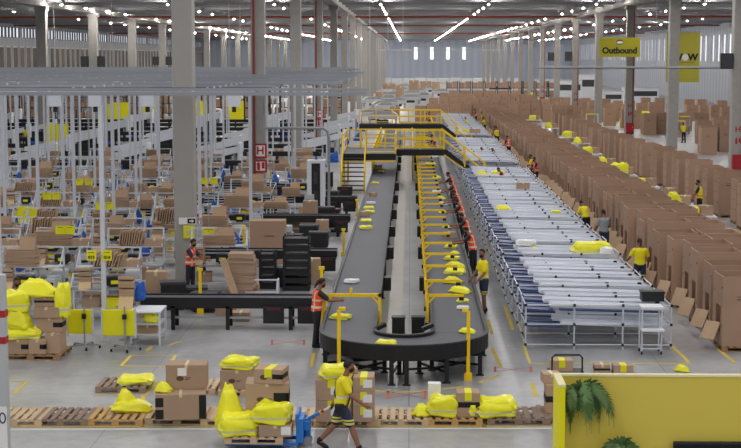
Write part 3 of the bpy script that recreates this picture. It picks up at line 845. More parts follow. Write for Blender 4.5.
def person(label, x, y, face, shirt=YSHIRT2, vest=None, legs=DARKT, short=False, pose=None, skin=SKIN, mask=True, hair='short', scale=1.0, cap=None, group=None, detail=.014, z0=0, loose=0.):
    """face: heading angle of the figure (0 looks along +Y); pose: joint angles in degrees"""
    q = dict(lean=4, thigh=(4, -4), knee=(4, 4), arm=(12, 8), elbow=(18, 14), abd=(9, 9), head=8, turn=0)
    q.update(pose or {})
    rad = math.radians
    lean = rad(q['lean']); up = Vector((0, math.sin(lean), math.cos(lean))); fw = Vector((0, math.cos(lean), -math.sin(lean))); rt = Vector((1, 0, 0))
    J = {}
    low = 9
    for i, s in enumerate((-1, 1)):
        a, b = rad(q['thigh'][i]), rad(q['thigh'][i] - q['knee'][i])
        h = Vector((s * .095, 0, 0)); k = h + .43 * Vector((s * .02, math.sin(a), -math.cos(a))); an = k + .42 * Vector((0, math.sin(b), -math.cos(b)))
        pit = b * .75 if b < 0 else b * .4
        to = an + Vector((0, .15 * math.cos(pit) , .15 * math.sin(pit) - .055)); he = an + Vector((0, -.045 * math.cos(pit), -.05 - .045 * math.sin(pit)))
        J['hip', s], J['knee', s], J['ank', s], J['toe', s], J['heel', s] = h, k, an, to, he
        low = min(low, to.z - .03, he.z - .035)
    off = Vector((0, 0, -low))
    for k in list(J): J[k] = J[k] + off
    pel = off.copy(); 
    def T(h, f=0., sx=0.): return pel + up * h + fw * f + rt * sx
    neck = T(.52); 
    hl = lean + rad(q['head']); hup = Vector((0, math.sin(hl), math.cos(hl))); hfw0 = Vector((0, math.cos(hl), -math.sin(hl)))
    tn = rad(q['turn']); hrt = Vector((math.cos(tn), math.sin(tn), 0)); hfw = hup.cross(hrt).normalized()
    if hfw.dot(hfw0) < 0: hfw = -hfw
    hc = neck + hup * .19 + hfw * .02
    HM = Matrix((hrt, hfw, hup)).transposed()
    for i, s in enumerate((-1, 1)):
        a, e, ab = rad(q['arm'][i]), rad(q['elbow'][i]), rad(q['abd'][i])
        sh = T(.46, 0, s * .185)
        d1 = Vector((s * math.sin(ab), math.sin(a + lean * .3) * math.cos(ab), -math.cos(a + lean * .3) * math.cos(ab)))
        a2 = a + e; d2 = Vector((s * math.sin(ab) * .3 - s * .12 * math.sin(e), math.sin(a2), -math.cos(a2))).normalized()
        J['sh', s] = sh; J['el', s] = sh + d1 * .29; J['wr', s] = J['el', s] + d2 * .25; J['d2', s] = d2
    root = thing('person', label, 'person', (x, y, z0), face, group)
    if scale != 1: root.scale = (scale,) * 3
    # ---- body, one continuous surface
    B = MB()
    def torso(B, pad, top=True, bottom=-.08, wide=0.):
        rg = [(T(bottom), .10 + pad, .08 + pad, rt, fw), (T(bottom + .02), .155 + pad, .11 + pad, rt, fw), (T(.04), .165 + pad + wide, .115 + pad, rt, fw), (T(.16), .15 + pad, .105 + pad, rt, fw),
              (T(.3), .165 + pad, .115 + pad, rt, fw), (T(.42), .175 + pad, .11 + pad, rt, fw), (T(.48), .14 + pad, .085 + pad * .8, rt, fw), (T(.515), .07 + pad * .6, .06 + pad * .6, rt, fw)]
        if top: rg += [(T(.53), .055 + pad, .055 + pad, rt, fw)]
        B.loft(rg, 18)
    torso(B, 0)
    B.limb(T(.5), hc - hup * .05, .058, .052)
    def hb(c, r): 
        for v in bmesh.ops.create_uvsphere(B.bm, u_segments=16, v_segments=10, radius=1, matrix=Matrix.Diagonal((r[0], r[1], r[2], 1)))['verts']: v.co = hc + HM @ (v.co + Vector(c))
    hb((0, -.005, .02), (.074, .095, .10)); hb((0, .02, -.055), (.056, .07, .065)); hb((0, .098, -.015), (.016, .024, .026)); hb((0, .088, -.07), (.026, .012, .009))
    hb((-.077, 0, -.005), (.012, .02, .032)); hb((.077, 0, -.005), (.012, .02, .032))
    hands = {}
    for s in (-1, 1):
        B.limb(J['hip', s], J['knee', s], .088, .058, mid=.085); B.limb(J['knee', s], J['ank', s], .057, .038, mid=.06)
        B.limb(J['ank', s] - Vector((0, 0, .035)), J['toe', s], .04, .034)
        B.limb(J['sh', s], J['el', s], .058, .042, mid=.052); B.limb(J['el', s], J['wr', s], .043, .029, mid=.044)
        w, d = J['wr', s], J['d2', s]
        side = Vector((-s, 0, 0)); side = (side - d * side.dot(d)).normalized()      # palm faces the body
        across = d.cross(side).normalized(); 
        if across.y < 0 and abs(across.y) > .2: across = -across
        pc = w + d * .055
        B.limb(w, w + d * .085, .03, .036)
        for f in range(4):
            o_ = across * (.03 - .02 * f); L = (.062, .07, .066, .052)[f]
            a0 = w + d * .085 + o_; a1 = a0 + d * L * .6 + side * .012; a2 = a1 + d * L * .45 + side * .028
            B.tube([a0, a1, a2], .0105, 6, .008)
        t0 = w + d * .025 + across * .03; B.tube([t0, t0 + d * .035 + across * .028 + side * .01, t0 + d * .07 + across * .03 + side * .02], .0125, 6, .009)
        hands[s] = w + d * .09 + side * .02
    bme = with_mod(B, skin, 'body', 'REMESH', mode='VOXEL', voxel_size=detail)
    bo = link('body', bme, root)
    # ---- face and hair
    for s in (-1, 1):
        e = MB().ell((0, 0, 0), (.013, .008, .008), None, 8, 6)
        for v in e.bm.verts: v.co = hc + HM @ (v.co + Vector((s * .03, .088, .012)))
        e.build('eye', EYE, root, smooth=True)
    hm = MB().ell((0, 0, 0), (.084, .104, .106))
    for v in hm.bm.verts:
        c = v.co.copy()
        if c.y > .02 and c.z < .045: c.y = .02 + (c.y - .02) * .2; c.z = max(c.z, .02)
        if c.z < -.055: c.z = -.055
        v.co = hc + HM @ (c + Vector((0, -.01, .03)))
    hm.build('hair' if not cap else 'cap', cap or HAIR, root, smooth=True)
    if hair == 'tail':
        MB().limb(hc + HM @ Vector((0, -.1, .02)), hc + HM @ Vector((0, -.14, -.16)), .04, .02).build('ponytail', HAIR, root, smooth=True)
    if mask:
        mk = MB().ell((0, 0, 0), (.064, .08, .062))
        for v in mk.bm.verts:
            c = v.co.copy(); c.y = max(c.y, -.01); v.co = hc + HM @ (c + Vector((0, .03, -.05)))
        mk.build('face_mask', MASKM, root, smooth=True)
    # ---- clothes
    B = MB(); torso(B, .017 + loose, True, -.03, .004 + loose * .5)
    for s in (-1, 1): B.limb(J['sh', s] - rt * s * .02, J['sh', s].lerp(J['el', s], .72), .078, .066)
    so = link('shirt', with_mod(B, shirt, 'shirt', 'REMESH', mode='VOXEL', voxel_size=detail), root)
    if vest:
        B = MB(); torso(B, .03, False, -.05, .006)
        for s in (-1, 1): B.ell(J['sh', s] - rt * s * .045 - up * .01, (.06, .1, .075))
        link('vest', with_mod(B, vest, 'vest', 'REMESH', mode='VOXEL', voxel_size=detail), root)
    B = MB()
    B.loft([(T(-.1), .10, .09, rt, fw), (T(-.06), .17, .125, rt, fw), (T(.06), .168, .122, rt, fw), (T(.09), .16, .115, rt, fw)], 18)
    for s in (-1, 1):
        if short: 
            h, k = J['hip', s], J['knee', s]
            B.limb(h, h.lerp(k, .86), .108, .098)
        else: B.limb(J['hip', s], J['knee', s], .105, .078); B.limb(J['knee', s], J['ank', s], .076, .06)
    link('shorts' if short else 'trousers', with_mod(B, legs, 'legwear', 'REMESH', mode='VOXEL', voxel_size=detail), root)
    for s in (-1, 1):
        c = J['ank', s] - Vector((0, 0, .03)); hh, to = J['heel', s], J['toe', s]
        MB().limb(hh + (to - hh) * .1, to, .047, .043).limb(hh + Vector((0, .02, .02)), c + Vector((0, .01, .05)), .046, .05).build('shoe', SHOE, root, smooth=True)
    J['T'] = T; J['hand'] = hands; J['root'] = root; J['up'] = up
    return J

# the man pulling the pallet jack
WP = P(342, 451)
wm = person('man in yellow shirt and navy shorts walking and pulling the blue pallet jack', WP.x, WP.y, -PI / 2 - .12, YSHIRT, None, NAVYB, True,
            dict(lean=7, thigh=(-20, 26), knee=(22, 6), arm=(-30, 30), elbow=(4, 26), abd=(8, 10), head=8, turn=14), SKIN, True, 'short', 1.02, loose=.022, detail=.009)
# swing the trailing leg behind: right leg is on the far side from the camera
m = MB()
Tt = wm['T']
pts = [Tt(.5, -.02, -.09), Tt(.46, .125, -.06), Tt(.25, .155, .05), Tt(.03, .13, .17), Tt(-.02, .0, .215)]
m.tube(pts, .016, 6); pts = [Tt(.5, -.02, -.09), Tt(.4, -.14, -.04), Tt(.2, -.15, .08), Tt(-.02, .0, .215)]; m.tube(pts, .016, 6).build('bag_strap', BLK2, wm['root'])
MB().box(Tt(-.04, .0, .245), (.08, .17, .2)).build('pouch', BLK2, wm['root'], bevel=.02)

def at_head(px, py, h=1.7): return P(px, py, h)
def worker(label, px, py, face, h=1.7, dy=0, **kw):
    q = at_head(px, py, h); q.y += dy
    if 1.0 < q.x < 2.3 and q.y < 80: q.x = 2.14
    if 6.4 < q.x < 9.5 and q.y < 145: q.x = 7.15
    return person(label, q.x, q.y, face, scale=h / 1.72, **kw)
worker('worker in orange vest with black hair standing at the left belt by the yellow gate', 316.5, 280, -1.25, 1.72, shirt=DARKS, vest=VEST, pose=dict(arm=(40, 48), elbow=(45, 40), lean=6, head=14), hair='tail', detail=.011)
worker('worker in plain yellow shirt with black mask standing beside the right belt', 478, 251, 1.9, 1.8, shirt=YSHIRT, legs=NAVYB, short=True, pose=dict(arm=(14, 20), elbow=(30, 20), lean=2, head=6, turn=30), detail=.011)
for i, (x, y) in enumerate(((470, 227), (463, 213), (458, 199), (454, 190), (451, 180), (448, 172))):
    worker(f'worker in orange vest leaning over the right belt, {nth(i + 1)} behind the one in yellow', x, y, 1.35, 1.68, shirt=DARKS, vest=VEST, pose=dict(arm=(45, 55), elbow=(35, 25), lean=14, head=20), group='workers in orange along the right belt')
worker('man in grey shirt with dark cap standing between chutes and boxes', 611, 211, .35, 1.72, shirt=GREYT, legs=NAVYB, short=True, cap=HAIR, pose=dict(arm=(16, 14), elbow=(30, 30)))
worker('woman in yellow shirt with black ponytail standing between chutes and boxes', 650, 240, .1, 1.7, shirt=YSHIRT2, legs=NAVYB, hair='tail', pose=dict(arm=(25, 10), elbow=(40, 20), abd=(20, 22), head=14), detail=.011)
worker('worker in yellow vest and blue mask between second and third box rows', 700, 181, 1.2, 1.72, shirt=DARKS, vest=YVEST, legs=DARKT, pose=dict(arm=(20, 30), elbow=(20, 30)))
worker('worker in yellow shirt bending at the boxes behind the man in grey', 596, 200, .6, 1.6, shirt=YSHIRT2, pose=dict(lean=25, head=15))
worker('worker in yellow shirt and dark trousers pushing a cart beside the far right column', 684, 123, .4, 1.72, shirt=YSHIRT2, legs=NAVY)
for i, (x, y, sh, vs_) in enumerate(((468, 99, YSHIRT2, 0), (483, 112, YSHIRT2, 0), (490, 117, YSHIRT2, 0), (496, 127, YSHIRT2, 0), (500, 126, DARKS, 1), (476, 109, DARKS, 1), (516, 136, DARKS, 1), (532, 155, YSHIRT2, 1), (538, 158, DARKS, 1), (473, 106, DARKS, 0))):
    what = 'orange-vested' if vs_ else 'yellow-shirted' if sh is YSHIRT2 else 'dark-shirted'
    worker(f'{what} worker at the far ends of the chutes, <LEFT>', x, y, .8 + .5 * (i % 3), 1.7, shirt=sh, vest=VEST if vs_ else None, pose=dict(arm=(20, 35), elbow=(30, 20), lean=8))
worker('worker in yellow shirt crouched among the chute racks, left of the one in orange', 487, 146, 1.2, 1.5, shirt=YSHIRT2, pose=dict(lean=30, head=20))
worker('worker in orange vest bent over the chute racks beside the crouched one', 498, 147, 1.4, 1.5, shirt=DARKS, vest=VEST, pose=dict(lean=28, head=20))
worker('worker in orange vest with dark cap working among the middle chute racks', 504, 167, 1.6, 1.6, shirt=DARKS, vest=VEST, cap=HAIR, pose=dict(lean=20, head=15))
worker('worker in orange vest on the far right belt near the far bridge', 427, 106, 1.4, 1.7, shirt=DARKS, vest=VEST)
worker('man in grey shirt with dark mask behind the pile of yellow bags', 7, 283, -2.6, 1.72, dy=.8, shirt=GREYT, pose=dict(arm=(40, 40), elbow=(50, 50), head=15))
worker('worker with dark hair in orange vest at the packing bench by the near column', 195, 236, -1.9, 1.7, dy=-1.1, shirt=NAVY, vest=VEST, pose=dict(arm=(40, 40), elbow=(50, 50), head=15))
worker('worker in yellow shirt among the white chute machines on the far left', 26, 127, 2.6, 1.72, shirt=YSHIRT2, legs=NAVY)
worker('worker in dark clothes at the far packing benches', 213, 160, 2.0, 1.7, shirt=NAVY, legs=NAVY, pose=dict(lean=15, head=15))
worker('worker in red shirt near the far right hall boxes', 537, 97, 2.0, 1.7, shirt=mat('red_shirt', '#d2452a', .7))
worker('worker in orange vest standing beside the cross rows of boxes', 516, 99, .4, 1.7, shirt=DARKS, vest=VEST)
worker('worker in yellow shirt near the hall column on the right', 532, 91, .4, 1.7, shirt=YSHIRT2)

worker('worker in yellow shirt among the farthest chute racks, alone on the left', 468, 117, 1.2, 1.6, shirt=YSHIRT2, pose=dict(lean=20))
worker('worker in orange vest behind the far bridge at the right belt', 430, 112, 1.4, 1.7, shirt=DARKS, vest=VEST)
worker('worker in orange vest between the two bridges beside the right belt', 433, 135, 1.4, 1.7, shirt=DARKS, vest=VEST)
worker('worker in orange vest with black hair just behind the near bridge', 436, 142, 1.4, 1.7, shirt=DARKS, vest=VEST)
# ---------------------------------------------------------------- parcels: bags and cartons
def bag_mesh(seed, flat=.6, ex=.55, peak=0.):
    rr = random.Random(seed); bm = bmesh.new()
    bmesh.ops.create_uvsphere(bm, u_segments=40, v_segments=24, radius=1)
    off = Vector((rr.uniform(0, 50), rr.uniform(0, 50), rr.uniform(0, 50)))
    for v in bm.verts:
        n = v.co.normalized(); f = lambda a, e: math.copysign(abs(a) ** e, a)
        c = Vector((f(n.x, ex), f(n.y, ex), f(n.z, flat)))
        k = 1 + .2 * mnoise.noise(c * 1.7 + off) + .16 * (.35 - abs(mnoise.noise(c * 2.6 + off))) + .1 * (.3 - abs(mnoise.noise(c * 5.5 + off)))
        c = Vector((c.x * k * (1 + .06 * mnoise.noise(off + c * 2)), c.y * k, c.z * (1 + .45 * mnoise.noise(c * 1.9 + off))))
        # seam pinched at the ends
        c.z *= 1 - .55 * max(0, abs(n.x) - .55) / .45
        h = max(c.z * .5 + .46, 0); tp = 1 - peak * h
        v.co = Vector((c.x * .5 * tp - peak * .12 * h, c.y * .5 * tp, h))
    me = bpy.data.meshes.new('bag'); bm.to_mesh(me); bm.free()
    for p in me.polygons: p.use_smooth = True
    return me
def bag_mat(name, col, band):
    m = mat(name, col, .33, var=.1, scale=5, bump=.6)
    if band:
        nt = m.node_tree; b = nt.nodes['Principled BSDF']; tc = nt.nodes.new('ShaderNodeTexCoord'); sp = nt.nodes.new('ShaderNodeSeparateXYZ'); nt.links.new(tc.outputs['Object'], sp.inputs[0])
        c = nt.nodes.new('ShaderNodeMath'); c.operation = 'COMPARE'; c.inputs[1].default_value = band; c.inputs[2].default_value = .045
        nt.links.new(sp.outputs[2], c.inputs[0])
        mx = nt.nodes.new('ShaderNodeMix'); mx.data_type = 'RGBA'; old = b.inputs['Base Color'].links[0].from_socket
        nt.links.new(c.outputs[0], mx.inputs[0]); nt.links.new(old, mx.inputs[6]); mx.inputs[7].default_value = hexc('#c6cab2'); nt.links.new(mx.outputs[2], b.inputs['Base Color'])
    return m
BAGS = []
for sd, band, ex, pk in ((3, .24, .4, .1), (11, 0, .6, .5), (19, .3, .36, .05), (27, 0, .55, .62)):
    me = bag_mesh(sd, .5, ex, pk); me.materials.append(bag_mat(f'yellow_film_{"banded" if band else "plain"}_{sd}', '#e9e42a', band)); BAGS.append(me)
WBAG = bag_mesh(41); WBAG.materials.append(WHITEB)
def bag(pos, size, lab, rz=0., v=0, me=None, name='yellow_bag', group=None, tilt=(0, 0)):
    o = link(name, me or BAGS[v % 4]); o.location = pos; o.scale = size; o.rotation_euler = (tilt[0], tilt[1], rz)
    return tag(o, lab, 'bag', group)
def carton(pos, size, lab, rz=0., tape='top', band=None, lbl=None, mtl=None, name='cardboard_carton', tilt=None, group=None, marks=False):
    """pos: centre of the base"""
    w, d, h = size
    t = thing(name, lab, 'carton', pos, rz, group)
    if tilt: t.rotation_euler = (tilt[0], tilt[1], rz)
    MB().bb(-w / 2, w / 2, -d / 2, d / 2, 0, h).build('box_body', mtl or CARD, t, bevel=min(.012, h * .05))
    if tape == 'top': MB().bb(-.03, .03, -d / 2 - .002, d / 2 + .002, h - .06, h + .002).build('tape', TAPE, t)
    if tape == 'yellow': MB().bb(-.07, .07, -d / 2 - .003, d / 2 + .003, h - .16, h + .003).build('tape', YSIGN, t)
    if band == 'right': MB().bb(w * .15, w / 2 + .003, -d / 2 - .003, -d / 2 + .06, h * .35, h * .68).bb(w / 2 - .05, w / 2 + .003, -d / 2 - .003, d / 2 - .1, h * .35, h * .68).build('black_band', INK, t)
    if band == 'full': MB().bb(-w / 2 - .003, w / 2 + .003, -d / 2 - .003, d / 2 + .003, h * .4, h * .62).build('black_band', INK, t)
    if band == 'corner': MB().bb(w / 2 - .14, w / 2 + .003, -d / 2 - .003, -d / 2 + .1, h * .03, h * .95).bb(-w / 2 - .003, -w / 2 + .16, -d / 2 - .003, -d / 2 + .02, h * .05, h * .42).bb(-w / 2 - .003, -w / 2 + .16, -d / 2 - .003, -d / 2 + .02, h * .52, h * .88).build('black_print', INK, t)
    if lbl: MB().bb(lbl[0] - .09, lbl[0] + .09, -d / 2 - .004, -d / 2, lbl[1], lbl[1] + .16).build('shipping_label', SWHITE, t)
    if marks: 
        m = MB().ell((-w * .15, -d / 2, h * .45), (.075, .003, .05)); m.bb(-w * .02, w * .12, -d / 2 - .003, -d / 2, h * .46, h * .49).bb(-w * .02, w * .08, -d / 2 - .003, -d / 2, h * .4, h * .43); m.build('print', PRINT, t)
    return t
# ---- parcels riding on the belts
on_belt = [(366, 222, 'y', .5), (369, 209, 'y', .5), (364, 216, 'c', .4), (371, 204, 'w', .4), (352, 283, 'w', .42), (341, 319, 'y', .55), (373, 196, 'c', .35), (375, 184, 'y', .45), (369, 213, 'y', .5), (378, 169, 'c', .5), (381, 172, 'y', .4), (386, 345.5, 'y', .52), (366, 229, 'y', .55),
           (447, 227.5, 'y', .4), (449, 238, 'c', .45), (451, 248, 'y', .5), (455, 254, 'y', .42), (452, 260, 'y', .55), (455, 268, 'y', .8), (455, 274, 'y', .7), (453, 283, 'y', .75), (460, 293, 'y', .75), (463, 302, 'y', .35), (463, 309, 'w', .3), (467.5, 333, 'y', .5),
           (441, 199, 'y', .55), (445, 205, 'w', .5), (443, 213, 'y', .5), (438, 193, 'w', .5), (437, 178, 'y', .6), (430, 166, 'y', .8), (433, 158, 'w', .6), (432, 152, 'y', .6), (428, 146, 'y', .6), (427, 139, 'y', .6), (425, 132, 'y', .6)]
cnt = {}
side_n = {'left': 0, 'right': 0}
srt = sorted(on_belt, key=lambda e: -e[1])
for i, (x, y, kind, s) in enumerate(srt):
    q = P(x, y, BZ); sd = 'left' if q.x < -.14 else 'right'; 
    if y > 343: lab_w = 'on the front bend of the belt'
    else:
        side_n[sd] += 1; lab_w = f'riding on the {sd} belt, {nth(side_n[sd])} parcel from the front there'
    rz = R.uniform(-.5, .5)
    if kind == 'y': bag((q.x, q.y, BZ), (s * .9, s * .56, s * .25), f'yellow mailer bag {lab_w}', rz, i, name='parcel_bag', group='parcels on the belts')
    elif kind == 'w': bag((q.x, q.y, BZ), (s, s * .6, s * .3), f'white mailer bag {lab_w}', rz, 0, WBAG, 'parcel_bag', 'parcels on the belts')
    else: carton((q.x, q.y, BZ), (s, s * .7, s * .5), f'small brown carton {lab_w}', rz, group='parcels on the belts')
# ---- parcels on the chute racks
for i, (x, y, k, s) in enumerate(((592, 251, 'y', 1.25), (607, 253, 'b', .4), (520, 244, 'w', .62), (497, 208, 'y', .7), (503, 209, 'y', .5), (523, 188, 'c', .62), (556, 211, 'y', .4), (466, 131, 'y', .8), (458, 132, 'y', .6), (475, 132, 'c', .9), (498, 173, 'y', .7), (470, 174, 'y', .8), (493, 206, 'y', .4), (534, 247, 'y', .3))):
    q = P(x, y, 1.2); q.x = max(CX0 + .9 if k != 'b' else q.x, q.x)
    if k == 'y': bag((q.x, q.y, 1.12), (s, s * .45, s * .3), f'yellow bag lying on the chute racks, <LEFT>', .1, i, group='parcels on the chute racks')
    elif k == 'b': bag((q.x, q.y, 1.1), (s, .3, .3), 'blue bag at the end of the long yellow bag on the chute racks', 0, 1, BLUEBAG if 'BLUEBAG' in globals() else WBAG, 'parcel_bag')
    elif k == 'w': bag((q.x, q.y, 1.12), (s, .35, .24), 'white bag lying on the chute racks near the aisle', 0, 1, WBAG, 'parcel_bag')
    else: carton((q.x, q.y, 1.12), (s, .3, .34), f'brown carton standing on the chute racks near the {nth(int((q.y - 37) // 1.56) + 1)} rack', 0)
# ---- work tables with yellow bags between second and third box rows
def make_table():
    t = thing('sorting_table', '', 'table', group='sorting tables behind the boxes')
    MB().bb(-.9, .9, -.5, .5, .95, 1.0).build('table_top', WHT, t)
    for x in (-.85, .85):
        for y in (-.45, .45): MB().bb(x - .03, x + .03, y - .03, y + .03, 0, .95).build('leg', WTUBE, t)
    MB().bb(-.88, .88, -.48, .48, .3, .34).build('shelf', LGREY, t)
    return t
S = Stamp(make_table())
for i, (x, y, s) in enumerate(sorted(((600, 150, 1.0), (614, 158, 1.3), (640, 168, .8), (588, 140, .9), (578, 131, .9), (569, 126, 1.), (682, 193, .7), (670, 184, 1.1), (630, 177, .5), (560, 118, 1.), (549, 111, .9)))):
    q = P(x, y, 1.9); q.x = min(max(q.x, 11.4), 12.6)
    S.put((q.x, q.y, 0), R.uniform(-.1, .1), f'white sorting table behind the second box row, {nth(i + 1)} from the left')
    bag((q.x, q.y, 1.0), (s * .8, .5, s * .5), f'big yellow bag heaped on the {nth(i + 1)} sorting table', R.uniform(-.5, .5), i, group='yellow bags on the sorting tables')
    carton((q.x + .5, q.y + .1, 1.0), (.5, .5, .4), f'brown carton beside the yellow bag on the {nth(i + 1)} sorting table', R.uniform(-.5, .5))
# ---------------------------------------------------------------- utility frames over the packing area
def utility_frame(y, xs, xa, xb, lab, z=6.35):
    t = thing('utility_frame', lab, 'utility frame', (0, y, 0), 0, 'white utility frames over the packing area')
    MB().bb(xa, xb, -.05, .05, z, z + .09).build('beam', FRAME, t)
    MB().bb(xa, xb, .9, 1.0, z + .1, z + .17).build('beam', FRAME, t)
    m = MB()
    x = xa + .8
    while x < xb: m.bb(x - .04, x + .04, 0, .95, z + .03, z + .09); x += 1.9
    m.build('cross_tie', GREYM, t)
    for x in xs:
        MB().bb(x - .055, x + .055, -.055, .055, 0, z).bb(x - .1, x + .1, -.1, .1, 0, .03).build('post', WTUBE, t)
    return t
fr = [(38.2, [-7.9, -10.6]), (54.0, [-10.75, -13.5]), (57.2, [-6.1, -8.05, -12.9, -15.6])]
d = 63.5; RF = random.Random(21)
while d < 136:
    xm = -.285 * d; xs = []
    x = -5.6 - RF.uniform(0, 1.6) if d < 100 else -7
    while x > xm: xs += [x] if not (d < 72 and 246 < 410 + x * FPX / d < 276) else []; x -= RF.choice((2.2, 2.7, 3.1)) * (1 if d < 100 else 1.4)
    fr.append((d, xs)); d += 7.2 if d < 90 else 9
for i, (y, xs) in enumerate(fr):
    utility_frame(y, xs, -.3 * y - 1, -1.1 if y < 40 else -2.6 if y < 90 else -5, f'white utility frame of posts and beams over the packing area, {nth(i + 1)} from the front')
# light trunking between the frames
MIDG = mat('mid_grey_tray', '#6f737b', .6, var=.1, scale=.6)
ty = 41.5; i = 0; TY = [54.0, 57.2]
while ty < 138:
    i += 1; TY.append(ty)
    t = thing('light_trunking', f'pale overhead trunking bar across the packing area, {nth(i)} from the front', 'trunking', (0, ty, 6.3), 0, 'overhead trunking bars')
    MB().bb(-.3 * ty - 1, -4.5, -.15, .15, 0, .07).build('tray', (MIDG, FRAME, FRAME, MIDG, LGREY, DGREY)[i % 6], t)
    m = MB(); x = -6
    while x > -.3 * ty: m.bb(x - .03, x + .03, -.05, .05, .07, .14); x -= 4
    m.build('hanger_clips', LGREY, t)
    ty += 1.5 if ty < 70 else 2.1
    if any(-.4 < ty - f[0] < 1.3 for f in fr): ty += 1.5
# cable reels / drop boxes under the front beams
for i, px in enumerate((58, 98, 150, 236)):
    q = P(px, 101, 6.2); t = thing('drop_box', f'small pale junction box under the front overhead beam, {nth(i + 1)} from the left', 'junction box', (q.x, 38.2, 5.93), 0, 'junction boxes')
    MB().bb(-.16, .16, -.1, .1, .14, .42).build('housing', WTUBE, t); MB().bb(-.05, .05, -.05, .05, 0, .14).build('plug', BLK2, t)

# ---------------------------------------------------------------- packing benches
def make_bench():
    t = thing('packing_bench', '', 'packing bench', group=None)
    MB().bb(-.9, .9, -.42, .42, .86, .9).build('table_top', GREYM, t)
    for x in (-.87, .87):
        MB().bb(x - .025, x + .025, -.42, -.37, 0, .86).build('leg', WTUBE, t)
        MB().bb(x - .025, x + .025, .37, .42, 0, 1.95).build('leg', WTUBE, t)
    MB().bb(-.88, .88, -.38, .4, .3, .33).build('lower_shelf', LGREY, t)
    MB().bb(-.9, .9, -.05, .45, 1.42, 1.45).build('upper_shelf', LGREY, t)
    m = MB()
    for z in (1.15, 1.95): m.bb(-.9, .9, .38, .42, z, z + .04)
    for x in (-.87, .87): m.beam((x, .4, 1.9), (x, -.05, 1.46), .03, .03).beam((x, -.4, .45), (x, .4, .45), .03, .03)
    m.build('rail', WTUBE, t)
    for x in (-.5, .1, .5): MB().bb(x - .03, x + .03, -.02, .0, 1.36, 1.42).build('bracket', BLK2, t)
    return t
def make_sheets():
    """flat cartons stacked on edge and lying, as one bundle"""
    t = thing('flat_carton_bundle', '', 'flat cartons')
    rr = random.Random(5); m = MB()
    for k in range(9): m.box((rr.uniform(-.03, .03), rr.uniform(-.03, .03), .03 + k * .05), (.95 + rr.uniform(-.06, .06), .5, .04), (0, 0, rr.uniform(-.04, .04)))
    m.build('flat_cartons', CARD, t)
    m = MB()
    for k in range(3): m.box((.2, -.1 + k * .05, .55 + .02 * k), (.5, .03, .3), (rr.uniform(-.3, -.1), 0, 0))
    m.build('standing_sheets', CARD2, t)
    return t
def make_sheets2():
    t = thing('flat_carton_bundle', '', 'flat cartons')
    rr = random.Random(8); m = MB()
    for k in range(10): m.box((-.36 + k * .075, rr.uniform(-.03, .03), .27), (.03, .46, .5 + rr.uniform(-.06, .06)), (0, .18 + rr.uniform(-.08, .08), 0))
    m.build('flat_cartons', CARD2, t)
    return t
def make_kraft():
    t = thing('kraft_paper_stack', '', 'paper stack')
    m = MB()
    for k in range(7): m.box((0, .02 - k * .012, .06 + k * .085), (.34, .3, .075), (.1 if k % 2 else -.1, 0, 0))
    m.build('folded_paper', CARD2, t)
    MB().box((0, -.2, .1), (.33, .02, .42), (-.7, 0, 0)).build('paper_tongue', mat('kraft_light', '#d0b48c', .8), t)
    return t
def make_monitor():
    t = thing('black_monitor', '', 'monitor')
    MB().bb(-.22, .22, -.14, .14, .05, .3).build('casing', BLK2, t, bevel=.02)
    MB().bb(-.1, .1, -.15, -.141, .1, .2).build('yellow_label', YSIGN, t)
    MB().bb(-.14, .14, -.1, .1, 0, .05).build('foot', DGREY, t)
    return t
def make_printer():
    t = thing('label_printer', '', 'printer')
    MB().bb(-.17, .17, -.2, .2, 0, .24).bb(-.14, .14, -.12, .18, .24, .32).build('casing', LGREY, t, bevel=.015)
    MB().bb(-.12, .12, -.215, -.2, .06, .14).build('slot', BLK2, t)
    return t
def make_cloth(seed):
    """a crumpled cloth sack hanging from one corner"""
    rr = random.Random(seed); bm = bmesh.new()
    bmesh.ops.create_uvsphere(bm, u_segments=18, v_segments=12, radius=.5)
    off = Vector((seed * 7.3, 2, 5))
    for v in bm.verts:
        c = v.co.copy(); k = 1 + .5 * mnoise.noise(c * 3 + off) + .35 * (.3 - abs(mnoise.noise(c * 6 + off)))
        w = .35 + .9 * max(0, .5 - c.z) if c.z > -.2 else .98
        v.co = Vector((c.x * k * w + .3 * (c.z + .5) ** 2, c.y * k * w, c.z * (1 + .3 * mnoise.noise(c * 2 + off))))
    me = bpy.data.meshes.new('sack'); bm.to_mesh(me); bm.free()
    return me
CL = [make_cloth(1), make_cloth(2)]
for c in CL: c.materials.append(BLUE)
def make_tote():
    t = thing('yellow_tote', '', 'tote')
    MB().bb(-.3, .3, -.2, .2, 0, .3).build('body', YSIGN, t, bevel=.01)
    MB().bb(-.32, .32, -.22, .22, .26, .3).build('rim', YEL, t)
    return t
def make_board():
    t = thing('number_sign', '', 'sign')
    MB().bb(-.2, .2, -.015, .015, 0, .38).build('board', YSIGN, t)
    MB().bb(-.14, .14, -.02, -.015, .3, .32).bb(-.03, .03, -.02, -.015, .24, .26).build('small_print', mat('sign_print', '#6b6414', .7), t)
    return t
BENCH = Stamp(make_bench()); SH1 = Stamp(make_sheets()); SH2 = Stamp(make_sheets2()); KR = Stamp(make_kraft()); MON = Stamp(make_monitor()); PRN = Stamp(make_printer()); TOTE = Stamp(make_tote())
SMALL = []
for k, (w, dd, h) in enumerate(((.5, .36, .3), (.38, .3, .4), (.6, .4, .22))):
    t = thing('cardboard_carton', '', 'carton')
    MB().bb(-w / 2, w / 2, -dd / 2, dd / 2, 0, h).build('box_body', CARD if k != 1 else CARD2, t, bevel=.008)
    MB().bb(-.03, .03, -dd / 2 - .002, dd / 2 + .002, h - .05, h + .002).build('tape', TAPE, t)
    SMALL.append(Stamp(t))
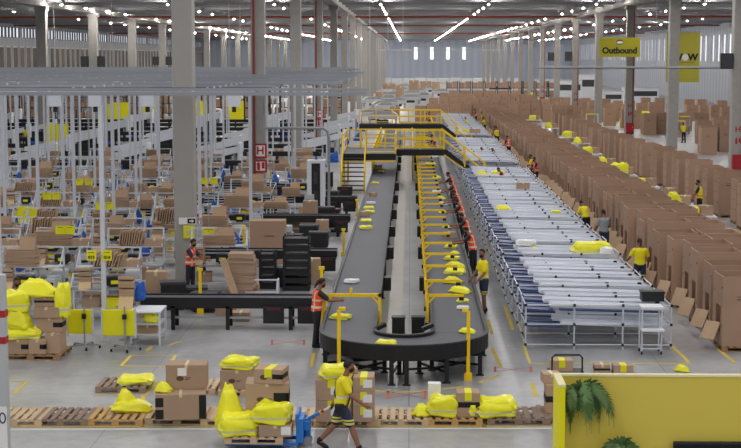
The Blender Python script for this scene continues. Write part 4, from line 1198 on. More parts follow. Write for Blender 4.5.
rows = [(41.6, [-8.5, -10.7]), (46.3, [-5.98, -8.6, -10.9, -13.1]), (49.4, [-9.7, -11.9, -13.9]), (52.4, [-8.3, -10.6, -12.8, -15]), (58.6, [-6.7, -9.2, -11.6, -14, -16.3]),
        (65.4, [-7, -9.5, -12, -14.5, -17, -19.2]), (73, [-5.2, -7.6, -10.2, -12.8, -15.4, -18, -20.6]), (80.6, [-5.5, -8.2, -11, -13.8, -16.6, -19.4, -22]), (88, [-6, -9, -12, -15, -18, -21, -24])]
for ri, (y, xs) in enumerate(rows):
    for bi, x in enumerate(xs):
        w = f'{nth(bi + 1)} bench from belt, {nth(ri + 1)} row'
        if abs(x + 7.3) < 1.3 and abs((y - 48.5 + 12) % 24 - 12) < 1.2: continue
        yy = y + R.uniform(-.25, .25); rz = R.uniform(-.06, .06)
        BENCH.put((x, yy, 0), rz, f'white tube-frame packing bench, {nth(bi + 1)} from the belt in the {nth(ri + 1)} bench row', group='packing benches')
        # on the upper shelf
        a = R.random()
        (SH1 if a < .6 else SH2).put((x + R.uniform(-.3, .1), yy + .18, 1.45), R.uniform(-.1, .1), f'flat carton bundle on the upper shelf, {w}', (R.uniform(.85, 1.2), 1, R.uniform(.7, 1.15)), 'bundles of flat cartons')
        if R.random() < .55: SMALL[2].put((x + .6, yy + .2, 1.45), R.uniform(-.2, .2), f'low brown carton on the upper shelf, {w}', None, 'cartons at the packing benches')
        # on the table top
        MON.put((x + R.uniform(-.1, .3), yy - .05, .9), R.uniform(-.3, .3), f'black monitor with yellow label on the {w}', None, 'monitors at the packing benches')
        if ri < 6: KR.put((x - .6, yy - .1, .9), R.uniform(-.25, .25), f'fan-folded kraft paper stack on the {w}', (1, 1, R.uniform(.8, 1.1)), 'kraft paper stacks')
        if R.random() < .7: PRN.put((x + .68, yy - .05, .9), R.uniform(-.4, .4), f'grey label printer on the {w}', None, 'label printers')
        # blue cloth sack
        o = link('blue_sack', CL[bi % 2]); o.location = (x + (.98 if R.random() < .6 else -1.0), yy - .3, R.uniform(.75, 1.1)); o.scale = (R.uniform(.25, .4), .3, R.uniform(.35, .75)); o.rotation_euler = (R.uniform(-.3, .3), R.uniform(-.6, .6), R.uniform(0, 3))
        tag(o, f'blue plastic sack at the end of the {w}', 'sack', 'blue sacks at the packing benches')
        if R.random() < .65: TOTE.put((x + R.uniform(-.3, .3), yy - .1, .33), 0, f'yellow tote on the lower shelf, {w}', None, 'yellow totes')
        if R.random() < .8: SMALL[R.choice((0, 1))].put((x + R.uniform(-.55, -.35), yy, .33), R.uniform(-.2, .2), f'brown carton on the lower shelf, {w}', None, 'cartons at the packing benches')
        # floor beside the bench
        for k in range(R.choice((1, 1, 2))):
            SMALL[k % 2].put((x + 1.05 + .02 * k, yy - .35 + .5 * k, 0), R.uniform(-.4, .4), f'brown floor carton right of the {w}, {"nearer" if k == 0 else "farther"} one', (1, 1, R.uniform(.9, 1.6)), 'cartons at the packing benches')
# white rail racks between the bench rows
def make_railrack():
    t = thing('rail_rack', '', 'rail rack')
    for x in (-.5, .5):
        MB().tube([(x, -.4, 0), (x, -.4, .55), (x, .4, .95), (x, .4, 0)], .022, 6).build('side_tube', WTUBE, t)
    for k in range(5):
        u = k / 4; MB().tube([(-.5, -.4 + .8 * u, .55 + .4 * u), (.5, -.4 + .8 * u, .55 + .4 * u)], .018, 6).build('cross_tube', WTUBE, t)
    for y in (-.4, .4): MB().tube([(-.5, y, .2), (.5, y, .2)], .018, 6).build('cross_tube', WTUBE, t)
    return t
def make_binbox():
    t = thing('equipment_bin', '', 'bin')
    MB().bb(-.3, .3, -.25, .25, .06, .62).build('body', BLK2, t, bevel=.015); MB().bb(-.32, .32, -.27, .27, .58, .64).build('rim', DGREY, t); MB().bb(-.25, .25, -.2, .2, 0, .06).build('base', DGREY, t)
    return t
BIN = Stamp(make_binbox())
S = Stamp(make_railrack()); k = 0
for y in (43.4, 55.4, 62.8, 68.6, 76.2, 84.2):
    for x in (-5.6, -7.4, -9.2, -11.4, -13.2, -15.4, -17.6, -20):
        if abs(x) > .27 * y or (y < 45 and x > -8) or (abs(x + 7.4) < .2 and y in (49,)): continue
        k += 1
        S.put((x + R.uniform(-.3, .3), y, 0), R.uniform(-.2, .2), f'white tube rail rack, {nth(k)} counting rows from the front, right to left', None, 'white rail racks')
        if R.random() < .55: SH1.put((x + R.uniform(-.1, .2), y + .15, .98), R.uniform(-.2, .2), f'flat carton bundle lying on the {nth(k)} white rail rack', (R.uniform(.8, 1.1), 1, R.uniform(.4, 1.1)), 'flat cartons on the rail racks')
        if R.random() < .7: BIN.put((x + .95, y + .1, 0), R.uniform(-.2, .2), f'dark equipment bin on the floor beside the {nth(k)} white rail rack', (1, 1, R.uniform(.8, 1.5)), 'dark bins beside the rail racks')
        if R.random() < .6: PRN.put((x + .95, y + .7, .0), R.uniform(-.2, .2), f'grey printer cabinet behind the {nth(k)} white rail rack', (1.6, 1.5, 3.2), 'printer cabinets')
        if R.random() < .5:
            o = link('blue_sack', CL[k % 2]); o.location = (x - .75, y - .3, .42); o.scale = (.5, .4, .9); o.rotation_euler = (0, R.uniform(-.3, .3), R.uniform(0, 3)); tag(o, f'blue sack slumped against the {nth(k)} white rail rack', 'sack', 'blue sacks by the rail racks')
# number signs hung in pairs from the posts
nums = [(91.5, 255.5, 38.0), (107, 255.5, 38.0), (60.5, 230, 43.9), (70, 230, 43.9), (47, 196, 54.0), (56.5, 196, 54.0), (79, 182, 60), (89, 182, 60), (100, 206, 50.6), (109, 206, 50.6), (204, 181, 60.6), (213.5, 181, 60.6)]
for i, (x, y, d_) in enumerate(nums):
    d_ = 38.2 - .07 if i < 2 else min(TY, key=lambda a: abs(a - d_))
    v = CAM_M @ Vector(((x - 370.5) / FPX, -(y - 224) / FPX, -1)); q = Vector((0, 0, CAM_H)) + v * (d_ / v.y)
    t = thing('number_sign', '', 'sign', (q.x, q.y, q.z - .13), 0, 'yellow number boards')
    w_ = .125 if i < 2 else .15
    MB().bb(-w_, w_, -.01, .01, 0, .26).build('board', YSIGN, t); MB().bb(-.08, .08, -.014, -.01, .2, .215).build('small_print', mat('sign_print', '#6b6414', .7), t)
    if i < 2: text_mesh(('013', '014')[i], .11, 'number', INK, t, (0, -.016, .08), (PI / 2, 0, 0), .003)
    t['label'] = ('yellow number board reading 013 left of the near white post', 'yellow number board reading 014 right of the near white post')[i] if i < 2 else f'small yellow board among the white posts, <LEFT>'
    MB().bb(-.008, .008, .0, .02, .2, 6.33 - q.z + .13).build('hanging_rod', GREYM, t)
    if i < 2: MB().bb(min(0, -7.9 - q.x), max(0, -7.9 - q.x), .01, .03, .1, .14).build('clamp_bar', GREYM, t)
# column notices
yc = 48.5 - .4
t = thing('arrow_sign', 'small white sign with black arrow box on the near grey column', 'sign', (-7.1, yc - .03, 1.95))
MB().bb(-.36, .2, -.015, .015, 0, .22).build('board', SWHITE, t); MB().bb(-.08, .18, -.02, -.015, .03, .19).build('black_panel', INK, t)
MB().prism([(-.02, .09), (.06, .09), (.06, .05), (.14, .11), (.06, .17), (.06, .13), (-.02, .13)], -.03, -.02).build('arrow', SWHITE, t)
t = thing('notice_board', 'yellow notice below the arrow sign on the near grey column', 'sign', (-7.12, yc - .03, 1.5))
MB().bb(-.2, .16, -.015, .015, 0, .42).build('board', YSIGN, t); MB().bb(-.08, .02, -.022, -.015, .12, .24).bb(-.12, .08, -.022, -.015, .32, .35).build('print', LGREY, t)
q = P(196.5, 246, 1.6)
t = make_board(); t.location = (-6.42, min(TY, key=lambda a: abs(a - 47.9)), 1.55); t['label'] = 'yellow number board hanging at the right edge of the near grey column'
MB().bb(-.01, .01, 0, .02, .36, 4.8).build('hanging_rod', GREYM, t)
q = P(28, 215, 1.4)
t = thing('display_board', 'large yellow board with rounded corners at the left among the benches', 'board', (q.x, q.y, 1.1))
MB().bb(-.38, .38, -.02, .02, 0, .62).build('board', YSIGN, t, bevel=.01); MB().ell((-.12, -.025, .42), (.05, .01, .05)).build('emblem', LGREY, t)
for x in (-.3, .3): MB().bb(x - .02, x + .02, -.01, .03, -1.1, 0).build('leg', WTUBE, t)

# ---------------------------------------------------------------- front left: rolling panels, pile of bags, cartons
def rolling_panel(x, y, w, h, lab):
    t = thing('rolling_panel', lab, 'rolling board', (x, y, 0))
    MB().bb(-w / 2, w / 2, -.03, .03, .36, .36 + h).build('panel', YSIGN, t, bevel=.015)
    MB().bb(-w / 2 - .03, -w / 2, -.04, .04, .3, .4 + h).bb(w / 2, w / 2 + .03, -.04, .04, .3, .4 + h).build('edge_frame', WTUBE, t)
    MB().tube([(.2 * w, -.07, .1), (.2 * w, -.07, .42 + h * 1.05)], .022, 8).build('pole', GREYM, t)
    MB().box((.2 * w, -.1, .36 + h * .75), (.1, .1, .12)).build('clamp', BLK2, t)
    m = MB()
    for a in range(5): m.beam((.2 * w, -.07, .1), (.2 * w + .38 * math.cos(a * 1.2566), -.07 + .38 * math.sin(a * 1.2566), .09), .04, .04)
    m.build('star_base', GREYM, t)
    for a in range(5):
        px_, py_ = .2 * w + .38 * math.cos(a * 1.2566), -.07 + .38 * math.sin(a * 1.2566)
        MB().tube([(px_ - .02, py_, .04), (px_ + .02, py_, .04)], .04, 10).build('caster', RUBBER, t)
q = P(117, 352); rolling_panel(q.x, q.y + .3, .82, .66, 'yellow board on a wheeled star stand beside the white workbench end')
q = P(78, 350); rolling_panel(q.x, q.y + .3, .62, .62, 'yellow board on a wheeled stand right of the pile of yellow bags')
q = P(141, 346)
t = thing('workbench', 'white-topped workbench with shelves right of the wheeled yellow board', 'workbench', (q.x + .15, q.y + .55, 0))
MB().bb(-.45, .35, -.5, .5, .84, .88).build('table_top', WHT, t)
for x in (-.42, .32):
    for y in (-.46, .46): MB().bb(x - .025, x + .025, y - .025, y + .025, 0, .84).build('leg', WTUBE, t)
for z in (.25, .52): MB().bb(-.42, .32, -.46, .46, z, z + .03).build('shelf', LGREY, t)
bag((q.x + .2, q.y + .4, .55), (.45, .4, .25), 'yellow bag on the shelf of the white-topped workbench', 0, 1)
carton((q.x + .1, q.y + .5, .28), (.5, .5, .2), 'flat brown carton on the low shelf of the white-topped workbench', .1)
KR.put((q.x - .5, q.y + .9, .92), 0, 'tall fan-folded kraft paper stack above the wheeled yellow board', (1.15, 1, 1.25), 'kraft paper stacks')
t = thing('paper_stand', 'grey stand under the tall kraft paper stack', 'stand', (q.x - .5, q.y + .9, 0)); MB().bb(-.25, .25, -.2, .2, .87, .92).build('plate', GREYM, t); MB().bb(-.04, .04, -.04, .04, .0, .87).bb(-.2, .2, -.15, .15, 0, .03).build('pedestal', GREYM, t)
o = link('blue_sack', CL[0]); o.location = (q.x - .2, q.y + .95, 1.25); o.scale = (.35, .3, .55); tag(o, 'blue plastic sack beside the tall kraft paper stack', 'sack')
# pile on a pallet
q = P(30, 360.5); QX, QY = q.x, q.y
pallet(PAL_B, QX, QY + .58, 'brown pallet under the pile of yellow bags at the left', 0, None, (1.25, 1, 1))
for i, (dx, dy, z, w, d_, h, lb, bd) in enumerate(((-.3, .3, .14, .5, .5, .36, 'lower left carton of the yellow bag pile', 'right'), (.16, .3, .14, .42, .5, .36, 'lower middle carton of the yellow bag pile', 'right'), (.52, .5, .14, .36, .7, .5, 'lower right tall carton of the yellow bag pile', None),
                                            (.42, .55, .64, .62, .5, .36, 'middle right carton of the yellow bag pile', 'right'), (.36, .5, 1.0, .62, .5, .26, 'upper right carton of the yellow bag pile', None), (.3, .55, 1.26, .5, .4, .26, 'topmost carton of the yellow bag pile', 'full'))):
    carton((QX + dx, QY + dy, z), (w, d_, h), 'brown carton, ' + lb, R.uniform(-.04, .04), 'top', bd)
for i, (dx, dy, z, sx, sy, sz, lb) in enumerate(((-.2, .28, .5, .9, .5, .26, 'flat yellow bag lowest in the pile at the left'), (-.33, .3, .74, .72, .55, .52, 'second yellow bag from below in the pile'), (-.4, .4, 1.16, .7, .55, .5, 'third yellow bag from below in the pile'),
                                             (.12, .5, 1.5, 1.2, .6, .42, 'long yellow bag across the top of the pile'), (.72, .5, 1.0, .34, .45, .8, 'yellow bag hanging at the right side of the pile'), (-.55, .85, .14, .6, .6, 1.2, 'upright yellow bag at the back left of the pile'))):
    bag((QX + dx, QY + dy, z), (sx, sy, sz), lb, R.uniform(-.2, .2), i)

# ---------------------------------------------------------------- between benches and left belt
q = P(241, 297)
t = thing('flat_carton_stack', 'waist-high stack of flat brown cartons beside the black crates', 'carton stack', (q.x, q.y + .4, 0))
m = MB(); rr = random.Random(3)
for k in range(16): m.box((rr.uniform(-.03, .03), rr.uniform(-.03, .03), .17 + k * .075), (.78 + rr.uniform(-.05, .05), .7, .068), (0, rr.uniform(-.02, .02), rr.uniform(-.03, .03)))
m.build('flat_cartons', CARD, t); MB().bb(-.42, .42, -.38, .38, 0, .13).build('base_board', WOODG, t)
def crate_tower(px, py, n, w, d_, h, lab):
    q = P(px, py)
    for k in range(n):
        t = thing('black_crate', f'black plastic crate, {nth(k + 1)} from the floor in the {lab}', 'crate', (q.x, q.y + d_ / 2, k * h), 0, f'crates of the {lab}')
        m = MB().bb(-w / 2, w / 2, -d_ / 2, d_ / 2, 0, .03)
        for s_ in (-1, 1): m.bb(-w / 2, w / 2, s_ * d_ / 2 - .015, s_ * d_ / 2 + .015, .0, h * .62).bb(s_ * w / 2 - .015, s_ * w / 2 + .015, -d_ / 2, d_ / 2, 0, h * .62)
        for s_ in (-1, 1):
            for u in (-1, 1): m.bb(s_ * w / 2 - .05, s_ * w / 2 + .01, u * d_ / 2 - .04, u * d_ / 2 + .02, 0, h)
        m.build('body', BLK2, t); MB().bb(-w / 2 - .01, w / 2 + .01, -d_ / 2 - .02, d_ / 2 + .02, h * .56, h * .66).build('rim', BLK, t)
crate_tower(297, 291, 7, .78, .6, .25, 'tall tower beside the left belt')
crate_tower(268, 289, 5, .46, .5, .24, 'short tower beside the flat cartons')
q = P(270, 250)
t = thing('big_carton', 'very large plain brown carton standing behind the second cross belt', 'carton', (-5.05, 53.2, 0))
MB().bb(-.62, .62, -.4, .4, .0, 1.55).build('box_body', CARD3, t, bevel=.01); MB().bb(-.1, .25, -.406, -.4, 1.0, 1.03).build('print', PRINT, t)
q = P(218, 238)
for k, (dx, dy, w, h, lb) in enumerate(((0, 0, .9, .62, 'left'), (.95, .2, .7, .5, 'right'))):
    t = thing('flat_carton_stack', f'stack of flat brown cartons behind the second cross belt, {lb} one', 'carton stack', (q.x + dx, q.y + dy, 0))
    m = MB(); 
    for j in range(10): m.box((rr.uniform(-.03, .03), 0, .14 + j * h / 9), (w + rr.uniform(-.06, .06), .6, h / 10), (0, 0, rr.uniform(-.03, .03)))
    m.build('flat_cartons', CARD2, t); MB().bb(-w / 2, w / 2, -.3, .3, 0, .1).build('base_board', WOOD, t)
for k, (px, py, w, h) in enumerate(((352 - 90, 232, .6, .6), (322, 240, .5, .8), (310, 232, .55, 1.3), (318, 262, .4, .4), (225, 318, .6, .4), (240, 322, .5, .25), (292, 235, .7, .6))):
    q = P(px, py); carton((q.x, q.y + .3, 0), (w, .45, h), f'brown carton on the floor between benches and left belt, <LEFT>', R.uniform(-.2, .2))
q = P(232, 300); 
t = thing('leaning_board', 'long brown cardboard strips leaning beside the flat carton stack', 'cardboard strips', (q.x - .15, q.y + .25, 0))
MB().box((0, 0, .6), (.1, .03, 1.35), (-.15, -.35, 0)).box((.12, .02, .58), (.1, .03, 1.3), (-.15, -.35, 0)).build('strips', CARD2, t)
q = P(262, 296)
t = thing('tube_stand', 'white tube frame standing in front of the black crate towers', 'rail frame', (q.x, q.y + .1, 0))
for x in (-.48, .48): MB().tube([(x, -.3, 0), (x, -.1, .5), (x, .25, .5), (x, .25, 0)], .028, 8).build('side_tube', WTUBE, t)
MB().tube([(-.48, -.1, .5), (.48, -.1, .5)], .024, 8).tube([(-.48, -.25, .14), (.48, -.25, .14)], .024, 8).build('cross_tube', WTUBE, t)
# white display tower
q = P(316, 216)
t = thing('display_tower', 'tall white cabinet with a black panel standing between benches and left belt', 'cabinet', (q.x, q.y + .3, 0))
MB().bb(-.42, .42, -.3, .3, .0, 2.6).build('cabinet', WHT, t, bevel=.03); MB().bb(-.2, .2, -.32, -.3, .15, 2.45).build('black_panel', BLK2, t)
m = MB(); 
for z in (.6, 1.5): m.bb(-.1, .08, -.335, -.32, z, z + .55)
m.build('panel_inset', DGREY, t); MB().tube([(0, 0, 2.6), (0, 0, 2.75)], .05, 8).build('beacon', mat('beacon_blue', '#2a62c8', .3), t)
q = P(329, 217)
t = thing('pipe_gantry', 'grey tube arch rising beside the white display tower', 'gantry', (q.x, q.y, 0))
MB().tube([(0, 0, 0), (0, 0, 3.7), (-.06, 0, 3.95), (-.25, 0, 4.1), (-3.0, 0, 4.1), (-3.0, 0, 6.3)], .07, 8).build('tube', GREYM, t)
# small dark machines beside the left belt
for k, (px, py, w, h) in enumerate(((336, 232, .5, .7), (333, 222, .6, .6), (350, 208, .7, .5), (335, 212, .6, .5), (345, 196, .8, .5))):
    q = P(px, py); t = thing('drive_cabinet', f'dark drive cabinet left of the left belt, {nth(k + 1)} from the front', 'cabinet', (min(q.x, -2.5), q.y, 0), 0, 'dark drive cabinets')
    MB().bb(-w / 2, w / 2, -.25, .25, .1, h).build('casing', BLK2, t, bevel=.015); MB().bb(-w / 2 + .04, w / 2 - .04, -.2, .2, 0, .1).build('feet', DGREY, t); MB().bb(-.15, .15, -.262, -.25, h * .7, h * .85).build('display', MATS['dim_red_display'], t)

# ---------------------------------------------------------------- white chute machines farther left
def make_machine():
    t = thing('white_chute_machine', '', 'machine')
    prof = [(-1.3, .5), (1.2, 1.15), (1.2, 1.5), (-1.3, .95)]
    MB().prism(prof, -.32, -.27).prism(prof, .27, .32).build('side_panel', WHT, t)
    MB().prism([(-1.3, .6), (1.2, 1.25), (1.2, 1.3), (-1.3, .65)], -.27, .27).build('slide', LGREY, t)
    MB().bb(1.1, 1.25, -.4, .4, .2, 1.7).build('head_box', WHT, t, bevel=.02)
    for x in (-1.0, .9):
        for y in (-.28, .28): MB().bb(x - .04, x + .04, y - .04, y + .04, 0, .7 if x < 0 else 1.1).build('leg', GREYM, t)
    MB().bb(-.6, .6, -.2, .2, .1, .45).build('motor', BLK2, t)
    return t
S = Stamp(make_machine()); k = 0
for ri, y in enumerate((96.5, 105.8, 114.8, 123.8, 133.5, 142, 151, 160)):
    cross_belt(y - 2.6, -.28 * y, -6.2 if ri else -8.2, f'added black belt standing in for shade before the {nth(ri + 1)} row of white chute machines')  # added dark belts stand in for the shadows between the machines
    x = -6.5 - .8 * (ri % 2)
    while x > -.285 * y:
        if not (abs(x + 7.3) < 2.0 and abs((y - 48.5 + 12) % 24 - 12) < 1.2) and not (abs(x + 36) < 2 and y > 140):
            k += 1
            S.put((x, y + R.uniform(-.6, .6), 0), R.uniform(-.08, .08), f'white sloping chute machine, {nth(k)} counting rows from the front, right to left', (1.25, 1.25, 1.1), 'white chute machines')
            if R.random() < .6:
                o = link('blue_sack', CL[k % 2]); o.location = (x + 1.9, y - .4, .3); o.scale = (.8, .6, 1.0); tag(o, f'blue sack standing beside the {nth(k)} white chute machine', 'sack', 'blue sacks by the chute machines')
            if R.random() < .7: SMALL[k % 3].put((x - 1.9, y + .2, 0), R.uniform(-.3, .3), f'brown carton beside the {nth(k)} white chute machine', (1.6, 1.4, 2.2), 'cartons by the chute machines')
        x -= 4.0 + .02 * y
# shelving and totes at the far left, behind the machines
def make_shelving():
    t = thing('storage_rack', '', 'storage rack')
    for x in (-1.5, 0, 1.5):
        for y in (-.5, .5): MB().bb(x - .05, x + .05, y - .05, y + .05, 0, 4.2).build('upright', BLK, t)
    for z in (.3, 1.5, 2.7, 3.9): MB().bb(-1.55, 1.55, -.55, .55, z, z + .08).build('shelf', DGREY, t)
    rr = random.Random(2); m = MB()
    for z in (.38, 1.58, 2.78):
        x = -1.4
        while x < 1.2: w = rr.uniform(.3, .7); m.bb(x, x + w, -.4, .4, z, z + rr.uniform(.4, .95)); x += w + rr.uniform(.05, .4)
    m.build('stored_cartons', CARD3, t)
    return t
S = Stamp(make_shelving())
for i in range(22):
    y = 176 + (i % 2) * 14; x = -9.5 - (i // 2) * 4.2
    if abs(x + 36) < 2.2 and (y < 174 or abs((y - 147) % 24) < 2): continue
    S.put((x, y, 0), 0, f'dark storage rack at the far left, {nth(i // 2 + 1)} from the hall centre in the {"front" if i % 2 == 0 else "back"} line', None, 'dark storage racks')
for i, (px, py) in enumerate(((112, 118), (121, 116), (147, 106), (210, 110), (57, 148), (236, 112))):
    q = P(px, py + 8); t = thing('display_board', f'large yellow board standing at the far left, <LEFT>', 'board', (q.x, min(q.y, 172) if q.y < 200 else 172, 0), 0, 'far yellow boards')
    k_ = t.location.y / q.y; t.location.x = q.x * k_ - (1.2 if i == 3 else 0)
    MB().bb(-.9, .9, -.05, .05, .3, 2.4).build('board', YSIGN, t)
    for x in (-.8, .8): MB().bb(x - .05, x + .05, -.05, .05, 0, .3).build('leg', WTUBE, t)

# ---------------------------------------------------------------- far centre: machines, boxes, tables between the belts and the end wall
def make_far_machine():
    t = thing('white_sorter', '', 'machine')
    MB().bb(-2, 2, -1, 1, 1.1, 1.9).build('body', LGREY, t, bevel=.1); MB().prism([(-2, 1.9), (2, 1.9), (1.2, 2.6), (-.8, 2.6)], -.8, .8).build('hood', GREYM, t)
    for x in (-1.8, 1.8):
        for y in (-.8, .8): MB().bb(x - .1, x + .1, y - .1, y + .1, 0, 1.1).build('leg', GREYM, t)
    MB().bb(-.8, .8, -1.1, -1, .4, 1.0).build('control_panel', BLK2, t)
    return t
S = Stamp(make_far_machine()); k = 0; USED = [(-5.4, 0)]
for (px, py) in ((345, 118), (360, 110), (350, 103), (372, 118), (380, 108), (410, 100), (425, 98), (392, 97), (365, 97), (340, 96), (440, 93), (420, 92), (400, 91), (375, 91), (355, 91), (383, 121), (398, 104), (365, 106), (388, 101), (412, 95), (430, 89), (415, 88), (385, 88), (350, 88), (403, 87), (446, 89)):
    q = P(px, py + 4)
    if abs(q.x + 7.3) < 2.6: q.x += 3.2
    if any(abs(q.x - a) < 3.6 and abs(q.y - b) < 3.6 for a, b in USED): continue
    USED.append((q.x, q.y)); k += 1
    S.put((q.x, q.y, 0), R.uniform(-.5, .5), f'white sorting machine in the far hall centre, <LEFT>', (.55 + .25 * (k % 2), .6, .6), 'white sorting machines')
for i, (px, py, h) in enumerate(((395, 116, 1.2), (386, 110, 1.4), (372, 112, 1.0), (404, 110, 1.1), (346, 125, .9), (338, 112, 1.2))):
    q = P(px, py); 
    if abs(q.x + 7.3) < 1.5: q.x += 1.7
    if any(abs(q.x - a) < 2.4 and abs(q.y - b) < 2 for a, b in USED): continue
    SMALL[0].put((q.x, q.y, 0), 0, f'brown box in the far hall centre, <LEFT>', (2.6, 2.6, h / .3), 'far centre boxes')
# long white band of wrapped goods before the end wall
for i in range(14):
    x = -14 + i * 3.4
    t = thing('wrapped_load', f'white wrapped load in the row before the end wall, {nth(i + 1)} from the left', 'wrapped load', (x, 440, 0), 0, 'white wrapped loads')
    MB().bb(-1.55, 1.55, -1, 1, 0.15, 1.35 + .1 * (i % 3)).build('wrapped_goods', WHT, t, bevel=.08); MB().bb(-1.5, 1.5, -1, 1, 0, .15).build('pallet_base', WOOD, t)
for i in range(10):
    x = 8 + i * 2.4
    t = thing('carton_rack', f'low rack of brown cartons in the far right centre, {nth(i + 1)} from the left', 'rack', (x, 285, 0), 0, 'far racks of cartons')
    MB().bb(-1.1, 1.1, -.6, .6, 1.6, 1.7).bb(-1.1, 1.1, -.6, .6, .1, .2).build('shelf', DGREY, t)
    for xx in (-1.05, 1.05): MB().bb(xx - .06, xx + .06, -.6, .6, 0, 3.0).build('frame', DGREY, t)
    MB().bb(-.95, -.05, -.5, .5, 1.7, 2.7).bb(.05, .95, -.5, .5, 1.7, 2.9).bb(-.95, .9, -.5, .5, .2, 1.2).build('cartons', CARD3, t)
# white cabins and machines along the right wall
CAB = []
for i, (px, py, w, h) in enumerate(((568, 100, 4.5, 3.4), (585, 98, 3.5, 4.2), (612, 106, 3, 2.2), (640, 104, 5.5, 2.6), (548, 92, 5, 3), (530, 90, 5, 2.4), (515, 88, 5, 2.4), (500, 87, 5, 2.2))):
    q = P(px, py); 
    if q.y > 300: q = q * (300 / q.y); q.z = 0
    if abs(q.x - 21.2) < w / 2 + .6: q.x = 21.2 + w / 2 + .8
    if q.x > 46.5: q = q * (46.5 / q.x)
    if any(abs(q.x - a) < w / 2 + c_ + .2 and abs(q.y - b) < 3.4 for a, b, c_ in CAB): continue
    CAB.append((q.x, q.y, w / 2))
    t = thing('white_cabin', f'white cabin standing in the far right hall, <LEFT>', 'cabin', (q.x, q.y, 0), 0, 'white cabins')
    MB().bb(-w / 2, w / 2, -1.5, 1.5, 0, h).build('cabin_body', WHT, t, bevel=.03); MB().bb(-w / 2 + .3, w / 2 - .3, -1.55, -1.5, h * .5, h * .8).build('window_strip', DGREY, t); MB().bb(-w / 2 - .05, w / 2 + .05, -1.55, 1.55, h, h + .12).build('roof', LGREY, t)
# vertical cables dropping from the roof near the centre
for i, (px, d_) in enumerate(((403, 150), (370, 150), (388, 165), (55, 150), (113, 150), (230, 150), (241, 160))):
    x = (px - 410) * d_ / FPX
    tag(MB().tube([(x, d_, 5.9 if px < 300 else 3.0), (x, d_, 13.3)], .025, 5).build('drop_cable', LGREY), f'thin pale cable hanging from the roof, <LEFT>', 'cable', 'hanging cables')

# loose pallets in the aisle between the box rows
for i, (x, y) in enumerate(((722, 236), (736, 233), (708, 222), (730, 222), (690, 205))):
    q = P(x, y); q.x = min(max(q.x, 10.9), 13.2); pallet(PAL_L, q.x, q.y, f'pale pallet lying in the aisle right of the second box row, <LEFT>', R.uniform(-.3, .3))

for i in range(26):
    q = P(R.uniform(335, 445), R.uniform(86, 116))
    if abs(q.x + 7.3) < 2 or any(abs(q.x - a) < 3 and abs(q.y - b) < 3 for a, b in USED) or q.y < 150 and -3.2 < q.x < 3.2 or q.x > -1 and q.y < 245: continue
    USED.append((q.x, q.y))
    SMALL[i % 3].put((q.x, q.y, 0), R.uniform(-.4, .4), f'brown stack of boxes among the far white machines, <LEFT>', (R.uniform(3, 5), 2.5, R.uniform(4, 8)), 'box stacks among the far machines')

# yellow bags and white carts in the far right hall
for i, (x, y, k) in enumerate(((620, 127, 'y'), (556, 128, 'y'), (566, 127, 'y'), (647, 134, 'c'), (610, 122, 'y'), (566, 112, 'y'), (592, 131, 'c'), (678, 140, 'c'), (722, 148, 'y'), (586, 136, 'y'))):
    q = P(x, y)
    while any(abs(q.x - a) < 1.6 and abs(q.y - b) < 1.9 for a, b in FARB) or abs(q.x - 21.2) < 1.2: q.x += .5
    FARB.append((q.x, q.y))
    if k == 'y': bag((q.x, q.y, 0), (1.1, .9, 1.2), f'big yellow bag standing on the floor of the far right hall, <LEFT>', R.uniform(-.5, .5), i, group='yellow bags in the far right hall')
    else:
        t = thing('roll_cart', f'white roll cart with cartons in the far right hall, <LEFT>', 'cart', (q.x, q.y, 0), 0, 'white roll carts')
        MB().bb(-.6, .6, -.4, .4, .15, .22).build('platform', WHT, t)
        for u in (-.58, .58): MB().bb(u - .02, u + .02, -.4, .4, .2, 1.7).build('side_frame', WTUBE, t)
        MB().bb(-.5, .5, -.35, .35, .22, .8).build('cartons', CARD, t); MB().bb(-.6, .6, -.4, .4, 1.66, 1.72).build('top_shelf', YSIGN, t)
        for u in (-.5, .5): MB().tube([(u - .03, 0, .08), (u + .03, 0, .08)], .08, 10).build('wheel', RUBBER, t)

# dark equipment and loose cartons standing between the first belts and the benches
for i, (x, y, hgt) in enumerate(((-6.9, 43.2, 1.3), (-6.3, 43.4, 1.0), (-7.5, 43.9, 1.6), (-5.9, 42.8, .9), (-3.9, 47.6, 1.0), (-3.2, 48.3, 1.3), (-4.4, 55.6, 1.2), (-3.5, 57.5, 1.0), (-5.2, 58.8, 1.4), (-4.0, 59.3, 1.1), (-3.6, 64, 1.5), (-4.6, 66, 1.2), (-5.4, 64.6, 1.0), (-3.8, 72.5, 1.4), (-4.7, 73.6, 1.1))):
    if i % 3 < 2: BIN.put((x, y, 0), R.uniform(-.2, .2), 'dark equipment bin between the benches and the left belt, <LEFT>', (1.2, 1.1, hgt), 'dark bins near the left belt')
    else: SMALL[1].put((x, y, 0), R.uniform(-.2, .2), 'upright brown carton between the benches and the left belt, <LEFT>', (1.6, 1.4, hgt * 1.6), 'upright cartons near the left belt')
